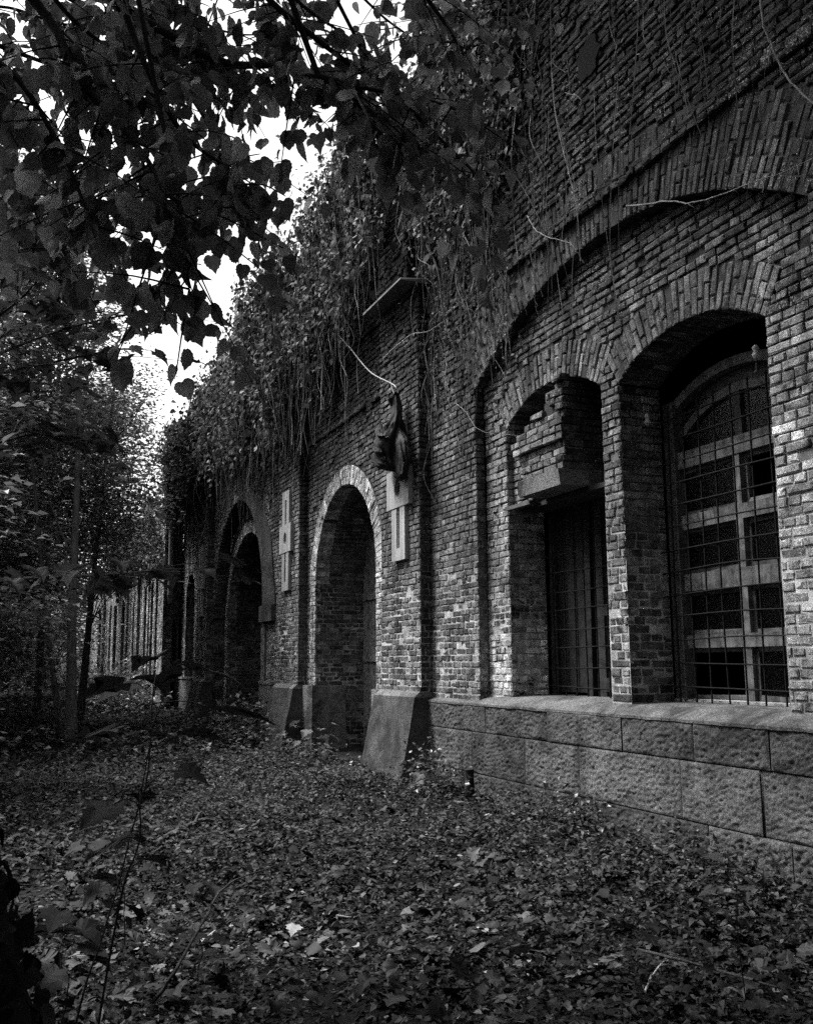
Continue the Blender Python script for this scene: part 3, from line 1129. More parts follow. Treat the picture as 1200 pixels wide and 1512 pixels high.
for ri, (z0, z1) in enumerate(rowsz):
    for (y0, y1) in ((L + .14, w.y - .042), (w.y + .042, Rr - .14)):
        s = Geo()
        dx = rng.uniform(0, .02)
        for q in ((y0, y0 + .045, z0, z1), (y1 - .045, y1, z0, z1), (y0 + .045, y1 - .045, z0, z0 + .04), (y0 + .045, y1 - .045, z1 - .04, z1)):
            wood_box(s, xf + .05 + dx, xf + .085 + dx, *q, ft * (.9 if y1 < w.y else .7))
        so = s.build('sash', M['wood'], win)
        if not (ri == 0 and y0 > w.y) and not (ri == 3 and y1 < w.y):
            p = Geo()
            box(p, xf + .066 + dx, xf + .069 + dx, y0 + .04, y1 - .04, z0 + .035, z1 - .035, .1)
            p.build('pane', M['glass'], win)
p = Geo()
box(p, xf + .09, xf + .093, w.y - .75, w.y + .75, 3.5, 3.98, .1)
p.build('pane', M['glass'], win)
p = Geo()                                  # solid board above the sash head
nb = 16
th = np.linspace(-.52, .52, nb)
hi = np.stack([np.full(nb, xf + .1), w.y + 1.6 * np.sin(th), 2.53 + 1.6 * np.cos(th)], 1)
lo = np.stack([np.full(nb, xf + .1), w.y + 1.6 * np.sin(th), np.interp(np.abs(1.6 * np.sin(th)), [0, .4, .8], [3.98, 3.91, 3.70])], 1)
i = np.arange(nb - 1)
p.add(np.concatenate([lo, hi]), np.stack([i, i + 1, nb + i + 1, nb + i], 1), .05)
p.build('head_board', M['wood'], win)
iron_grille(w, 5.77, win, [5.74 + .22 * k for k in range(9)], [LEDGE + .24 + .208 * k for k in range(13)], 3.95)
for (y, z, up) in ((w.y + w.h - .05, 3.80, 1), (w.y - w.h + .42, 4.02, 1)):   # porcelain insulators on iron pins
    g = Geo()
    x = XN + .28
    prof = [(0, .014), (.02, .03), (.035, .032), (.045, .022), (.07, .022), (.085, .03), (.10, .024), (.115, .008)]
    tube(g, [(x, y, z + q) for q, _ in prof], [r for _, r in prof], 12, .55)
    tube(g, curve([(x, y, z), (x, y, z - .06), (x + .02, y + .02, z - .09), (x + .05, y + .08, z - .09)], 10), .009, 6, .06)
    g.build('insulator', M['smooth'], fort)

# left window: dark board door behind bars
w = win1
g = Geo()
L, Rr = w.y - w.h + .02, w.y + w.h - .02
y = L
while y < Rr - .02:
    e = min(y + rng.uniform(.15, .2), Rr)
    box(g, 5.90 + rng.uniform(0, .01), 5.94, y + .004, e - .004, LEDGE + .14, 3.9, .018 * rng.uniform(.7, 1.3))
    y = e
for z0, z1 in ((LEDGE + .16, LEDGE + .3), (2.05, 2.17), (3.2, 3.3)):
    wood_box(g, 5.875, 5.905, L, w.y - .1, z0, z1, .03)
for y0 in (L, w.y - .12, w.y + .1, Rr - .12):
    wood_box(g, 5.862, 5.902, y0, y0 + .12, LEDGE + .04, 3.6, .022)
wood_box(g, 5.85, 5.95, L, Rr, LEDGE + .012, LEDGE + .1, .06)
win_b = g.build('window', M['wood'], fort)
iron_grille(w, 5.80, win_b, [8.02 + .215 * k for k in range(9)], [LEDGE + .2 + .21 * k for k in range(9)], 3.2)

# the broken brick hood hanging in the left window, on its stone corbel
B = Bricks()
hy0, hy1 = 8.52, 9.36
for k in range(13):
    z = 3.52 + k * CH
    step = .014 * (k % 4) + (.02 if k > 7 else 0) + .02 * rng.random()
    a, b = hy0 + (.02 if k > 8 else 0), (hy1 + .055 * k if k < 6 else hy1 + .33 - .17 * (k - 5)) - .05 * rng.random()
    if k > 9:
        b = hy0 + .42 - .08 * (k - 9)
    xx = 5.20 + step
    wall_face(B, (xx, 0, z - round(z / CH) * CH), (0, 1, 0), (-1, 0, 0), (round(z / CH) * CH, round(z / CH) * CH + CH), lambda q: [(a, b)], dep=.22, miss=.09, tone=.15 if k < 9 else .08, mdep=.05)
    wall_face(B, (xx, a, z - round(z / CH) * CH), (1, 0, 0), (0, -1, 0), (round(z / CH) * CH, round(z / CH) * CH + CH), lambda q: [(.01, 5.9 - xx)], dep=.1, tone=.085, miss=0)
wall_face(B, (5.43, 0, 0), (0, 1, 0), (-1, 0, 0), (42 * CH, 51 * CH), lambda z: [(9.40 + .25 * vnoise(A([[z * 9, 3, 1]]))[0], 9.95)], dep=.3, miss=.12, tone=.13, mdep=.06)
g = Geo(); B.flush(g)
box(g, 5.28, 5.85, hy0 + .05, hy1 - .05, 3.52, 4.05, .06)
box(g, 5.34, 5.85, hy0 + .05, hy0 + .5, 4.05, 4.45, .06)
hood = g.build('brick_hood', BM, fort)
g = Geo()
v = A([[5.19, hy0 - .01, 3.36], [5.80, hy0 - .01, 3.36], [5.80, hy1 + .03, 3.36], [5.19, hy1 + .03, 3.36], [5.17, hy0 - .01, 3.52], [5.82, hy0 - .01, 3.52], [5.82, hy1 + .03, 3.52], [5.17, hy1 + .03, 3.52]])
v += rng.normal(0, .005, v.shape)
g.add(v, BOXF, .26)
g.build('corbel_stone', M['stone'], hood)
g = Geo()
box(g, 5.30, 5.36, 9.36, 9.93, 3.29, 3.33, .07, jit=.004)
box(g, 5.52, 5.86, 8.0, 9.95, 3.30, 3.35, .03)
g.build('lintel', M['smooth'], fort)

# loophole high over the niche: black disc painted for its dark inside
g = Geo()
th = np.arange(14) / 14 * 2 * np.pi
v = np.stack([np.full(14, X0 - .03), 7.75 + np.cos(th) * .2 * rng.uniform(.8, 1.2, 14), 7.6 + np.sin(th) * .22 * rng.uniform(.8, 1.2, 14)], 1)
v2 = v.copy(); v2[:, 0] += .03
i = np.arange(14); j = (i + 1) % 14
g.add(np.concatenate([v, v2]), np.stack([i, j, 14 + j, 14 + i], 1), .02)
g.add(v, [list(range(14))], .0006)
g.build('painted_hole', M['mortar'], fort)

# ================================================================= GROUND
def ground_z(x, y):
    x = np.asarray(x, float); y = np.asarray(y, float)
    p = np.stack([x, y, 0 * x], -1).reshape(-1, 3)
    z = (fbm(p * .45, 4, 21).reshape(x.shape) - .5) * .30 + (fbm(p * 2.2, 3, 31).reshape(x.shape) - .5) * .10
    z = z * sstep(0, 3, np.abs(y) + np.abs(x))
    z = z + .07 * sstep(4.2, 5.0, x) + .75 * sstep(26, 46, y) + .35 * sstep(-1, -7, x)
    return z


g = Geo()
xs = np.concatenate([[-320, -150, -70, -40], np.arange(-22, -6, .6), np.arange(-6, 6.4, .11), [8, 14, 40, 100, 320]])
ys = np.concatenate([[-120, -50, -25], np.arange(-12, 2.5, .6), np.arange(2.5, 16, .11), np.arange(16, 40, .4), np.arange(40, 80, 1.5), [100, 140, 220, 340]])
X, Y = np.meshgrid(xs, ys, indexing='ij')
Z = ground_z(X, Y)
ny = len(ys)
i = np.arange(len(xs) - 1)[:, None] * ny + np.arange(ny - 1)[None]
g.add(np.stack([X, Y, Z], -1).reshape(-1, 3), np.stack([i, i + ny, i + ny + 1, i + 1], -1).reshape(-1, 4))
tag(g.build('ground', M['soil'], smooth=True), kind='structure')


def rnd_dir(n, up=0.0):
    d = rng.normal(0, 1, (n, 3))
    d[:, 2] += up
    return unit(d)


# fallen leaves
g = Geo()


def scatter(n, x0, x1, y0, y1, power=1.0):
    y = y0 + (y1 - y0) * rng.random(n) ** power
    x = x0 + (x1 - x0) * rng.random(n)
    return x, y


def litter(n, x0, x1, y0, y1, s0, s1, power, kind, lift=.02, thr=.42, tn=.018):
    x, y = scatter(n, x0, x1, y0, y1, power)
    low = fbm(np.stack([x * .8, y * .8, 0 * x], 1), 4, 8)
    keep = low + rng.normal(0, .09, n) > thr
    x, y = x[keep], y[keep]
    n = len(x)
    z = ground_z(x, y) + rng.uniform(.0, lift, n)
    nr = rnd_dir(n) * .55 + [0, 0, 1]
    ax = rng.normal(0, 1, (n, 3)); ax[:, 2] *= .25
    pt_ = np.stack([x * .7, y * .7, 0 * x + 9], 1)
    t = np.clip(tn * .58 * np.exp(5.4 * (fbm(pt_, 4, 55) - .5)) * rng.lognormal(0, 1.25, n), .003, .32)
    leaves(g, np.stack([x, y, z], 1), ax, nr, rng.uniform(s0, s1, n), kind, t, curl=.25)


litter(26000, -1.6, 5.2, 2.8, 7.5, .018, .05, 1.0, 'small', .015, 0, .009)
litter(14000, -2.0, 5.2, 7.5, 15, .03, .06, 1.0, 'small', .02, 0, .010)
litter(30000, -2.0, 5.2, 2.8, 9, .016, .048, 1.0, 'small', .05)
litter(5000, -2.0, 5.2, 2.8, 9, .03, .062, 1.0, 'oval', .06)
litter(1500, -2.5, 5.2, 2.8, 10, .04, .085, 1.0, 'maple', .07)
litter(420, -1.5, 5.0, 2.9, 7.5, .07, .13, 1.0, 'maple', .09, .40, .03)
litter(500, -1.5, 5.0, 2.9, 7.5, .06, .10, 1.0, 'hazel', .08, .40, .03)
litter(26000, -2.5, 5.2, 8.5, 17, .03, .07, 1.1, 'small', .06)
litter(14000, -7, 5.2, 15, 40, .05, .12, 1.3, 'small', .10)
x, y = rng.uniform(5.2, 5.75, 60), rng.uniform(5.2, 10.4, 60)
leaves(g, np.stack([x, y, np.full(60, LEDGE + .012)], 1), rng.normal(0, 1, (60, 3)) * [1, 1, .2], rnd_dir(60) * .4 + [0, 0, 1], rng.uniform(.02, .05, 60), 'oval', rng.uniform(.04, .3, 60))
tag(g.build('fallen_leaves', M['litter']), kind='stuff')

# low herbs between the leaves
g = Geo()


def herbs(n, x0, x1, y0, y1, s0, s1, hgt, kind='small', power=1.0, thr=.45, tone=.10):
    x, y = scatter(n, x0, x1, y0, y1, power)
    keep = fbm(np.stack([x * .8, y * .8, 0 * x + 4], 1), 3, 18) + rng.normal(0, .08, n) > thr
    x, y = x[keep], y[keep]
    n = len(x)
    h = hgt * rng.random(n) ** 1.5
    z = ground_z(x, y) + .02 + h
    for q in range(3):
        ax = rng.normal(0, 1, (n, 3)); ax[:, 2] = rng.normal(.1, .3, n)
        leaves(g, np.stack([x, y, z + rng.normal(0, .01, n)], 1), ax, rnd_dir(n) * .35 + [0, 0, 1], rng.uniform(s0, s1, n), kind, np.clip(tone * rng.lognormal(0, .45, n), .02, .3))


herbs(3200, -2, 5.1, 3.0, 9, .03, .06, .13, 'oval', 1, .48, .04)
herbs(7500, -2.5, 5.1, 8, 17, .04, .08, .22, 'small', 1, .46, .05)
herbs(1500, 3.9, 5.1, 4.5, 12, .03, .06, .25, 'oval', 1, .40, .05)
herbs(9000, -8, 5.1, 16, 45, .06, .12, .5, 'small', 1.2, .42)
tag(g.build('ground_herbs', M['matte']), kind='stuff')

# ================================================================= PLANTS AND TREES
def foliage(g, centers, per, spread, size, tone, kind='small', flat=.8, droop=.0, sig=.4):
    centers = np.asarray(centers, float)
    n = len(centers) * per
    c = np.repeat(centers, per, 0)
    d = rng.normal(0, 1, (n, 3)) * spread
    ct = np.repeat(np.clip(rng.lognormal(0, .25, len(centers)), .5, 1.8), per)
    ax = d * 1.0 + rng.normal(0, .6, (n, 3)) * np.mean(spread)
    ax[:, 2] = ax[:, 2] * .4 - droop * np.mean(spread)
    leaves(g, c + d, ax, rnd_dir(n) * (1 - flat) * 1.6 + [0, 0, 1], rng.uniform(*size, n), kind, np.clip(tone * ct * rng.lognormal(0, sig, n), .015, .35))


def tree(name, label, base, top, r, crown, nclus, per, spread, size, tone, flat=.7, bark=.09, limbs=7, group=None, bright=False, kind='small', lean=None):
    """base, top of the trunk; crown = list of (centre, radii)"""
    base, top = A(base, float), A(top, float)
    base[2] = ground_z(base[0], base[1]) - .1
    t = thing(name, label, 'tree', base, group)
    g = Geo()
    mid = base + (top - base) * .5 + (A(lean) if lean is not None else rng.normal(0, .12, 3) * [1, 1, 0])
    pts = curve([base, base + (mid - base) * .5 + rng.normal(0, .03, 3) * [1, 1, 0], mid, top], 26)
    rr = r * (1 - .72 * np.linspace(0, 1, 26)) * (1 + .35 * np.exp(-np.linspace(0, 26, 26) * .9))
    tube(g, pts, rr, 12, bark, rough=.12)
    cl = []
    for c, ra in crown:
        k = max(3, nclus // len(crown))
        d = unit(rng.normal(0, 1, (k, 3))) * (rng.random((k, 1)) ** .45)
        cl.append(A(c, float) + d * A(ra, float))
    cl = np.concatenate(cl)
    for q in cl[rng.permutation(len(cl))[:limbs]]:
        f = np.clip((q[2] - base[2]) / (top[2] - base[2]) - rng.uniform(.06, .16), .3, .97)
        s = pts[int(f * 25)]
        m = (s + q) / 2 + rng.normal(0, .15, 3) + [0, 0, -.12]
        tube(g, curve([s, m, q], 12), np.linspace(r * .2, .006, 12), 6, bark, rough=.1)
    g.build('trunk', M['bark'], t, smooth=True)
    g = Geo()
    foliage(g, cl, per, A([spread, spread, spread * .45]), size, tone, kind, flat)
    g.build('crown', M['bright'] if bright else M['leaf'], t)
    return t


tree('young_tree', 'slender pale trunk standing apart in front of the woodland, tallest of the near trees', (1.46, 22.1, 0), (1.25, 22.3, 11), .12,
     [((.7, 23.4, 7.6), (2.0, 1.6, 2.4)), ((-.9, 24.5, 5.4), (2.0, 1.8, 1.5)), ((2.0, 24.6, 5.4), (1.2, 1.6, 1.0)), ((-.1, 23.4, 10.8), (1.9, 1.6, 2.4))], 300, 64, .34, (.07, .14), .12, .78, .16, 16)
tree('airy_tree', 'tall airy tree with thin bright foliage behind the slender pale trunk', (1.0, 29.5, 0), (1.3, 29.5, 14.5), .11,
     [((1.3, 29.5, 11.5), (1.9, 2.0, 2.8)), ((.6, 29, 8.2), (1.6, 1.8, 1.2))], 190, 60, .4, (.09, .16), .13, .75, .1, 9, bright=True)
tree('leaning_sapling', 'thin sapling leaning to one side beside the slender pale trunk', (1.35, 23.6, 0), (.1, 21.6, 8.2), .075,
     [((.0, 22.6, 7.4), (1.2, 1.0, 1.2))], 30, 50, .3, (.08, .14), .10, .7, .17, 5, lean=(-.05, 0, 0))
tree('slim_tree', 'slim forked tree between the pale trunk and the fort', (2.1, 29, 0), (2.6, 28, 9.5), .12,
     [((2.4, 28, 8.0), (1.9, 2.5, 2.2)), ((2.9, 30, 5.4), (1.2, 2.2, 1.2))], 160, 60, .36, (.08, .15), .13, .75, .08, 12)
tree('leafy_tree', 'broad leafy tree rising over the ruined far wing', (1.6, 44, 0), (1.9, 44, 14), .2,
     [((2.2, 44, 10.5), (2.6, 4, 2.8)), ((.2, 45, 8.0), (2.2, 3, 1.6)), ((3.4, 43, 12), (1.6, 3.0, 1.8))], 260, 70, .45, (.10, .2), .15, .75, .07, 14, bright=True)
far = [(-2.6, 31, 11, .2), (-4.5, 27, 12, .25), (-3.0, 38, 14, .25), (-2.3, 47, 14, .2), (-7.5, 34, 14, .3), (-5.8, 20, 11, .2), (-4.2, 15, 9, .16), (-9, 24, 12, .25), (3.0, 74, 15, .25), (-1.6, 62, 15, .3), (-6, 52, 16, .3), (-.6, 38, 12, .16), (-2.2, 20.5, 10, .12), (-.9, 25, 16, .17), (-.4, 31, 17, .18), (.2, 66, 18, .2), (.6, 54, 15, .2)]
lab = ['bushy tree behind the slender pale trunk', 'wide dark tree at the left picture edge behind the saplings', 'tall dark tree closing the end of the clearing',
       'tree with a sparse crown in front of the far woodland', 'large spreading tree deep in the woodland', 'low branching tree beside the leaning sapling',
       'short bushy tree nearest to the big foreground trunk', 'dark tree far off on the woodland side', 'tree standing past the end of the ruined wing',
       'tall tree behind the end of the clearing', 'tallest tree deep in the background woodland', 'narrow tree behind the slim forked tree', 'thin tree just left of the leaning sapling', 'tall tree with a high crown over the leaning sapling', 'high crowned tree behind the slender pale trunk', 'tall straight tree closing the view past the end of the wing', 'tree standing in the gap at the far end of the clearing']
for (x, y, h, r), l in zip(far, lab):
    tree('forest_tree', l, (x, y, 0), (x + rng.normal(0, .4), y, h), r,
         [((x, y, h * .68), (2.8, 2.8, h * .30)), ((x + rng.normal(0, 1), y - 1.2, h * .40), (2.6, 2.4, h * .20)), ((x + rng.normal(0, 1), y, h * .22), (2.2, 2.2, h * .12))],
         300, 62, .46, (.10, .19), .125, .8, .05, 12, group='trees of the woodland')

# ---- big linden in the foreground: dark trunk at the edge, boughs and hanging leaves overhead
lin = thing('linden_tree', 'big dark foreground trunk whose leafy boughs hang over the clearing', 'tree', (-.35, 2.5, 0))
g = Geo()
hts = A([-.3, 0, .15, .4, .8, 1.4, 2.2, 3.4, 5.0, 7.0])
rad = A([.95, .88, .80, .68, .50, .35, .29, .27, .26, .24])
tube(g, curve(np.stack([-.36 - .06 * hts, 2.5 + .02 * hts, hts], 1), 40), np.interp(np.linspace(0, 9, 40), np.arange(10), rad), 40, .018, rough=.16)
g.build('trunk', M['bark'], lin, smooth=True)

th = rng.uniform(-1.9, 1.2, 1500)          # ivy and moss-grown bark shoots on the flank of the trunk
zz = .05 + 2.3 * rng.random(1500) ** 1.3
keep = fbm(np.stack([th * 1.6, zz * 1.8, 0 * th], 1), 3, 71) > .44
th, zz = th[keep], zz[keep]
rr = np.interp(zz, hts, rad) * rng.uniform(1.0, 1.12, len(th))
pp = np.stack([-.36 - .06 * zz + np.cos(th) * rr, 2.5 + .02 * zz + np.sin(th) * rr, zz], 1)
no = np.stack([np.cos(th), np.sin(th), 0 * th + .5], 1)
gi = Geo()
leaves(gi, pp, rng.normal(0, .6, (len(th), 3)) + [0, 0, -.6], no + rng.normal(0, .35, no.shape), rng.uniform(.03, .07, len(th)), 'linden', .018 * rng.lognormal(0, .4, len(th)))
gi.build('trunk_ivy', M['matte'], lin)
boughs = [  # picture polylines with the distance of each end: real boughs at their own depths
    ([(-90, -160), (70, 25), (112, 110), (182, 190), (232, 262), (240, 335)], 4.6, 3.4, .022),
    ([(-80, -220), (135, -20), (240, 45), (330, 92), (415, 98), (480, 120), (545, 162), (600, 205)], 5.2, 4.3, .026),
    ([(470, 112), (540, 130), (640, 150), (720, 185)], 4.5, 4.2, .012),
    ([(300, -150), (380, -20), (470, 60), (590, 150), (680, 235), (735, 290)], 5.0, 4.6, .018),
    ([(500, -150), (600, -40), (660, 40), (700, 110)], 5.0, 4.8, .016),
    ([(150, -100), (200, 60), (265, 190), (345, 255), (395, 315)], 4.4, 3.7, .016),
    ([(-60, 60), (20, 110), (80, 200), (120, 290), (140, 350)], 4.0, 3.5, .014),
    ([(240, 180), (262, 280), (272, 380), (285, 455)], 3.8, 3.5, .008),
    ([(-80, -60), (30, -40), (150, 20), (290, 60), (380, 150)], 5.6, 5.0, .02),
    ([(-60, 200), (10, 240), (60, 330), (90, 400)], 4.6, 4.2, .010),
    ([(400, -120), (430, -10), (520, 60), (560, 110)], 5.2, 5.0, .012),
    ([(-120, 20), (-20, 60), (60, 90), (150, 120), (210, 150)], 5.0, 4.4, .014),
    ([(-120, 140), (-30, 160), (40, 180), (110, 230), (170, 240)], 5.4, 4.8, .012),
    ([(-120, 290), (-30, 290), (30, 300), (100, 340), (150, 330)], 5.2, 4.8, .010),
    ([(0, -120), (60, -30), (120, 40), (200, 90), (280, 110)], 4.9, 4.6, .014),
    ([(200, -120), (260, -40), (300, 30), (350, 50), (400, 50)], 5.6, 5.4, .012),
    ([(230, 60), (280, 140), (320, 210), (330, 280), (345, 330)], 5.2, 4.8, .010),
    ([(-100, -60), (40, -25), (160, -5), (290, -10), (420, -30)], 5.8, 5.4, .012),
    ([(-100, 30), (0, 10), (90, 35), (180, 40), (250, 75)], 5.9, 5.4, .010),
    ([(-80, 330), (20, 340), (110, 320), (200, 300), (240, 300)], 5.6, 5.0, .008),
    ([(560, 120), (620, 170), (650, 230), (690, 260)], 5.2, 5.0, .008),
    ([(560, -60), (640, 10), (690, 20), (720, 60)], 6.4, 6.2, .010),
    ([(480, -60), (560, 20), (610, 60), (640, 110)], 6.4, 6.2, .010),
]
gb, gl = Geo(), Geo()
for pl, d0, d1, r in boughs:
    P = curve([at(px, py, d0 + (d1 - d0) * k / (len(pl) - 1)) for k, (px, py) in enumerate(pl)], 40)
    root = A([-.5, 2.6, rng.uniform(4.0, 6.0)])
    tube(gb, curve([root, root * .45 + P[0] * .55 + [0, 0, .35], P[0]], 14), np.linspace(r * 2.2, r, 14), 8, .035, rough=.1)
    tube(gb, P, np.linspace(r, r * .22, 40), 7, .035, rough=.1)
    ln = np.linalg.norm(np.diff(P, axis=0), axis=1).sum()
    nt_ = int(ln / .062)
    for q in range(nt_):
        f = rng.uniform(.12, 1)
        s = P[int(f * 39)]
        tl = rng.uniform(.12, .5)
        d = unit(rng.normal(0, 1, 3) * [1, 1, .35] + [0, 0, -.35])
        e = s + d * tl + A([0, 0, -.25 * tl])
        T = curve([s, (s + e) / 2 + [0, 0, .04 * tl], e], 7)
        tube(gb, T, np.linspace(.0045, .0018, 7), 4, .035)
        nl = max(2, int(tl / .045))
        for m in range(nl):
            b = T[min(6, int((m + 1) / nl * 6))]
            out = unit(rng.normal(0, 1, 3) * [1, 1, .3])
            pet = b + out * .02 + A([0, 0, -.022])
            ax = unit(out * rng.uniform(.2, .7) + A([0, 0, -1]))
            nm = unit(rng.normal(0, 1, 3) * [1, 1, .5])
            leaves(gl, [pet], [ax], [nm], rng.uniform(.045, .10), 'linden' if rng.random() < .6 else 'hazel', float(np.clip(.125 * rng.lognormal(0, .5), .04, .32)), curl=.22)
for k in range(9):                         # upper limbs and unseen crown over the photographer's head, added for shade
    e = A([rng.uniform(-5, 3), rng.uniform(-4, 6), rng.uniform(7, 10)]) if k < 7 else A([rng.uniform(3, 4), rng.uniform(5, 8), 11.8])
    tube(gb, curve([(-.5, 2.6, 5.2 + .2 * k), (A([-.5, 2.6, 6]) + e) / 2 + rng.normal(0, .3, 3), e], 16), np.linspace(.12, .02, 16), 8, .035, rough=.1)
cl = np.stack([rng.uniform(-6.5, 3.6, 420), rng.uniform(-6, 7.2, 420), rng.uniform(6.8, 10.5, 420)], 1)
cl = cl[cl[:, 2] > 2.6 + .78 * np.maximum(cl[:, 1], 0) * 1.05]
c2 = np.stack([rng.uniform(2.2, 4.9, 170), rng.uniform(3.5, 10.0, 170), rng.uniform(10.2, 13.5, 170)], 1)  # unseen clusters added to cast shade on the upper wall
c2 = c2[c2[:, 2] > 2.4 + .86 * c2[:, 1]]
c3 = np.stack([rng.uniform(-5.5, .5, 240), rng.uniform(4.5, 9.5, 240), rng.uniform(8.6, 12.5, 240)], 1)  # unseen clusters added to shade the near ground
c3 = c3[c3[:, 2] > 2.6 + .86 * c3[:, 1]]
cl = np.concatenate([cl, c2, c3])
gc = Geo()
foliage(gc, cl, 34, A([.45, .45, .3]), (.08, .14), .07, 'oval', .6)
gc.build('crown', M['leaf'], lin)
gb.build('branch', M['bark'], lin, smooth=True)
gl.build('leaves', M['bright'], lin)

# ---- young maple: flat sprays of leaves reaching in from the side
map_ = thing('young_maple', 'young maple with flat leafy sprays reaching in at mid height', 'tree', (-1.9, 6.6, 0))
g, gl = Geo(), Geo()
tube(g, curve([(-1.9, 6.6, -.1), (-1.86, 6.5, 2), (-1.9, 6.6, 4.2), (-1.85, 6.7, 6)], 20), np.linspace(.06, .02, 20), 8, .05, rough=.1)
for pl, d0, d1 in ([[(-160, 560), (0, 465), (60, 410), (85, 378)], 6.4, 6.0], [[(-180, 600), (0, 522), (90, 488), (180, 466), (215, 462)], 6.4, 5.6],
                   [[(-150, 640), (0, 556), (80, 535), (150, 520), (190, 515)], 6.3, 5.4], [[(-150, 420), (20, 400), (100, 420), (150, 395)], 6.2, 5.6],
                   [[(-150, 700), (-20, 660), (60, 640), (130, 655)], 6.2, 5.6], [[(-150, 900), (0, 860), (100, 852), (170, 848), (225, 842)], 6.2, 4.8]):
    P = curve([at(px, py, d0 + (d1 - d0) * k / (len(pl) - 1)) for k, (px, py) in enumerate(pl)], 24)
    tube(g, P, np.linspace(.011, .003, 24), 5, .05)
    for q in range(34):
        s = P[int(rng.uniform(.25, 1) * 23)]
        e = s + rng.normal(0, 1, 3) * [.22, .22, .03]
        tube(g, [s, (s + e) / 2 + [0, 0, .01], e], [.003, .002, .0015], 4, .06)
        ax = unit((e - s) * [1, 1, .2] + rng.normal(0, .05, 3) + [0, 0, -.06])
        leaves(gl, [e], [ax], [unit(rng.normal(0, .28, 3) + [0, 0, 1])], rng.uniform(.07, .14), 'maple', float(np.clip(.05 * rng.lognormal(0, .35), .04, .2)))
g.build('trunk', M['bark'], map_, smooth=True)
gl.build('leaves', M['matte'], map_)

# ---- seedlings in the foreground
def seedling(label, pts, leafspec, tone=.022, r=.0034, name='maple_seedling'):
    pts = A(pts, float)
    t = thing(name, label, 'seedling', pts[0])
    g, gl = Geo(), Geo()
    P = curve(pts, 24)
    P = P + (fbm(np.stack([np.arange(24) * .22, np.full(24, pts[0][0] * 9), np.full(24, pts[0][1] * 9)], 1), 3, 4)[:, None] - .5) * A([.07, .03, .0])
    tube(g, P, np.linspace(r, r * .4, 24), 6, .03)
    for (f, d, size, tilt) in leafspec:
        s = P[int(f * 23)]
        d = A(d, float)
        e = s + d
        tube(g, curve([s, (s + e) / 2 + [0, 0, .015], e], 7), .0014, 4, .05)
        leaves(gl, [e], [unit(d * [1, 1, .3] + [0, 0, -tilt * np.linalg.norm(d)])], [unit(A([rng.normal(0, .2), rng.normal(0, .2), 1]))], size, 'maple', tone * rng.uniform(.8, 1.25))
    g.build('stem', M['bark'], t, smooth=True)
    gl.build('leaves', M['matte'], t)
    return t


def lspec(n, f0, f1, r0, r1, s0, s1):
    out = []
    for k in range(n):
        a = rng.uniform(0, 6.28)
        q = rng.uniform(r0, r1)
        out.append((rng.uniform(f0, f1), (math.cos(a) * q, math.sin(a) * q, rng.uniform(-.02, .06)), rng.uniform(s0, s1), rng.uniform(.1, .5)))
    return out


def gpt(px, py, d):                        # foot of a plant below a sight line
    p = at(px, py, d)
    return A([p[0], p[1], float(ground_z(p[0], p[1])) - .02])


tip = at(247, 985, 2.9)
seedling('tall bare-stemmed maple seedling with a crown of dark leaves in front of the doorways', [gpt(70, 1300, 2.7), at(120, 1500, 2.72), at(168, 1325, 2.76), at(215, 1130, 2.82), tip],
         [(1, (.03, .02, .01), .09, .3), (1, (-.04, .05, .03), .10, .2), (1, (.09, -.02, -.01), .12, .2), (.98, (-.1, -.03, .0), .11, .3), (.85, (.1, .03, .0), .11, .2), (.85, (-.09, .05, .01), .11, .2)] + lspec(5, .5, .75, .05, .14, .06, .10))
seedling('maple seedling with one broad flat leaf on a long stalk', [gpt(120, 1300, 2.5), at(160, 1420, 2.5), at(205, 1230, 2.5), at(230, 1090, 2.55), at(236, 1015, 2.6)],
         [(.92, (.16, -.06, -.02), .14, .05), (.97, (-.07, .05, .03), .11, .2), (1, (.02, .08, .03), .10, .2), (.8, (-.1, .05, .0), .11, .2)] + lspec(4, .45, .7, .05, .12, .06, .09))
seedling('low dark seedling with round leaves beside the big trunk', [gpt(98, 1300, 4.3), at(96, 1470, 4.3), at(94, 1400, 4.32), at(104, 1330, 4.35)], lspec(10, .4, 1, .04, .16, .09, .14), .02)
seedling('short seedling with drooping leaves among the fallen leaves', [gpt(296, 1300, 5.4), at(296, 1380, 5.4), at(290, 1330, 5.42), at(282, 1290, 5.45)], lspec(9, .3, 1, .04, .14, .06, .1), .03)
seedling('spreading seedling with a tilted stem beyond the short drooping one', [gpt(190, 1300, 5.8), at(186, 1330, 5.8), at(176, 1270, 5.82), at(158, 1215, 5.85)], lspec(11, .35, 1, .06, .2, .08, .13), .025)
seedling('slender seedling at the foot of the stone plinth', [gpt(1090, 1300, 5.0), at(1088, 1330, 5.0), at(1078, 1290, 5.05), at(1085, 1268, 5.1)], lspec(9, .3, 1, .03, .10, .05, .09), .06)
seedling('leafy seedling in front of the battered pilaster foot', [gpt(640, 1180, 11.6), at(640, 1180, 11.6), at(632, 1160, 11.65), at(628, 1142, 11.7)], lspec(12, .3, 1, .06, .22, .08, .13), .09)
seedling('seedling growing against the first doorway jamb', [gpt(470, 1120, 15.6), at(470, 1110, 15.6), at(468, 1090, 15.65), at(462, 1064, 15.7)], lspec(14, .3, 1, .08, .3, .10, .16), .10)

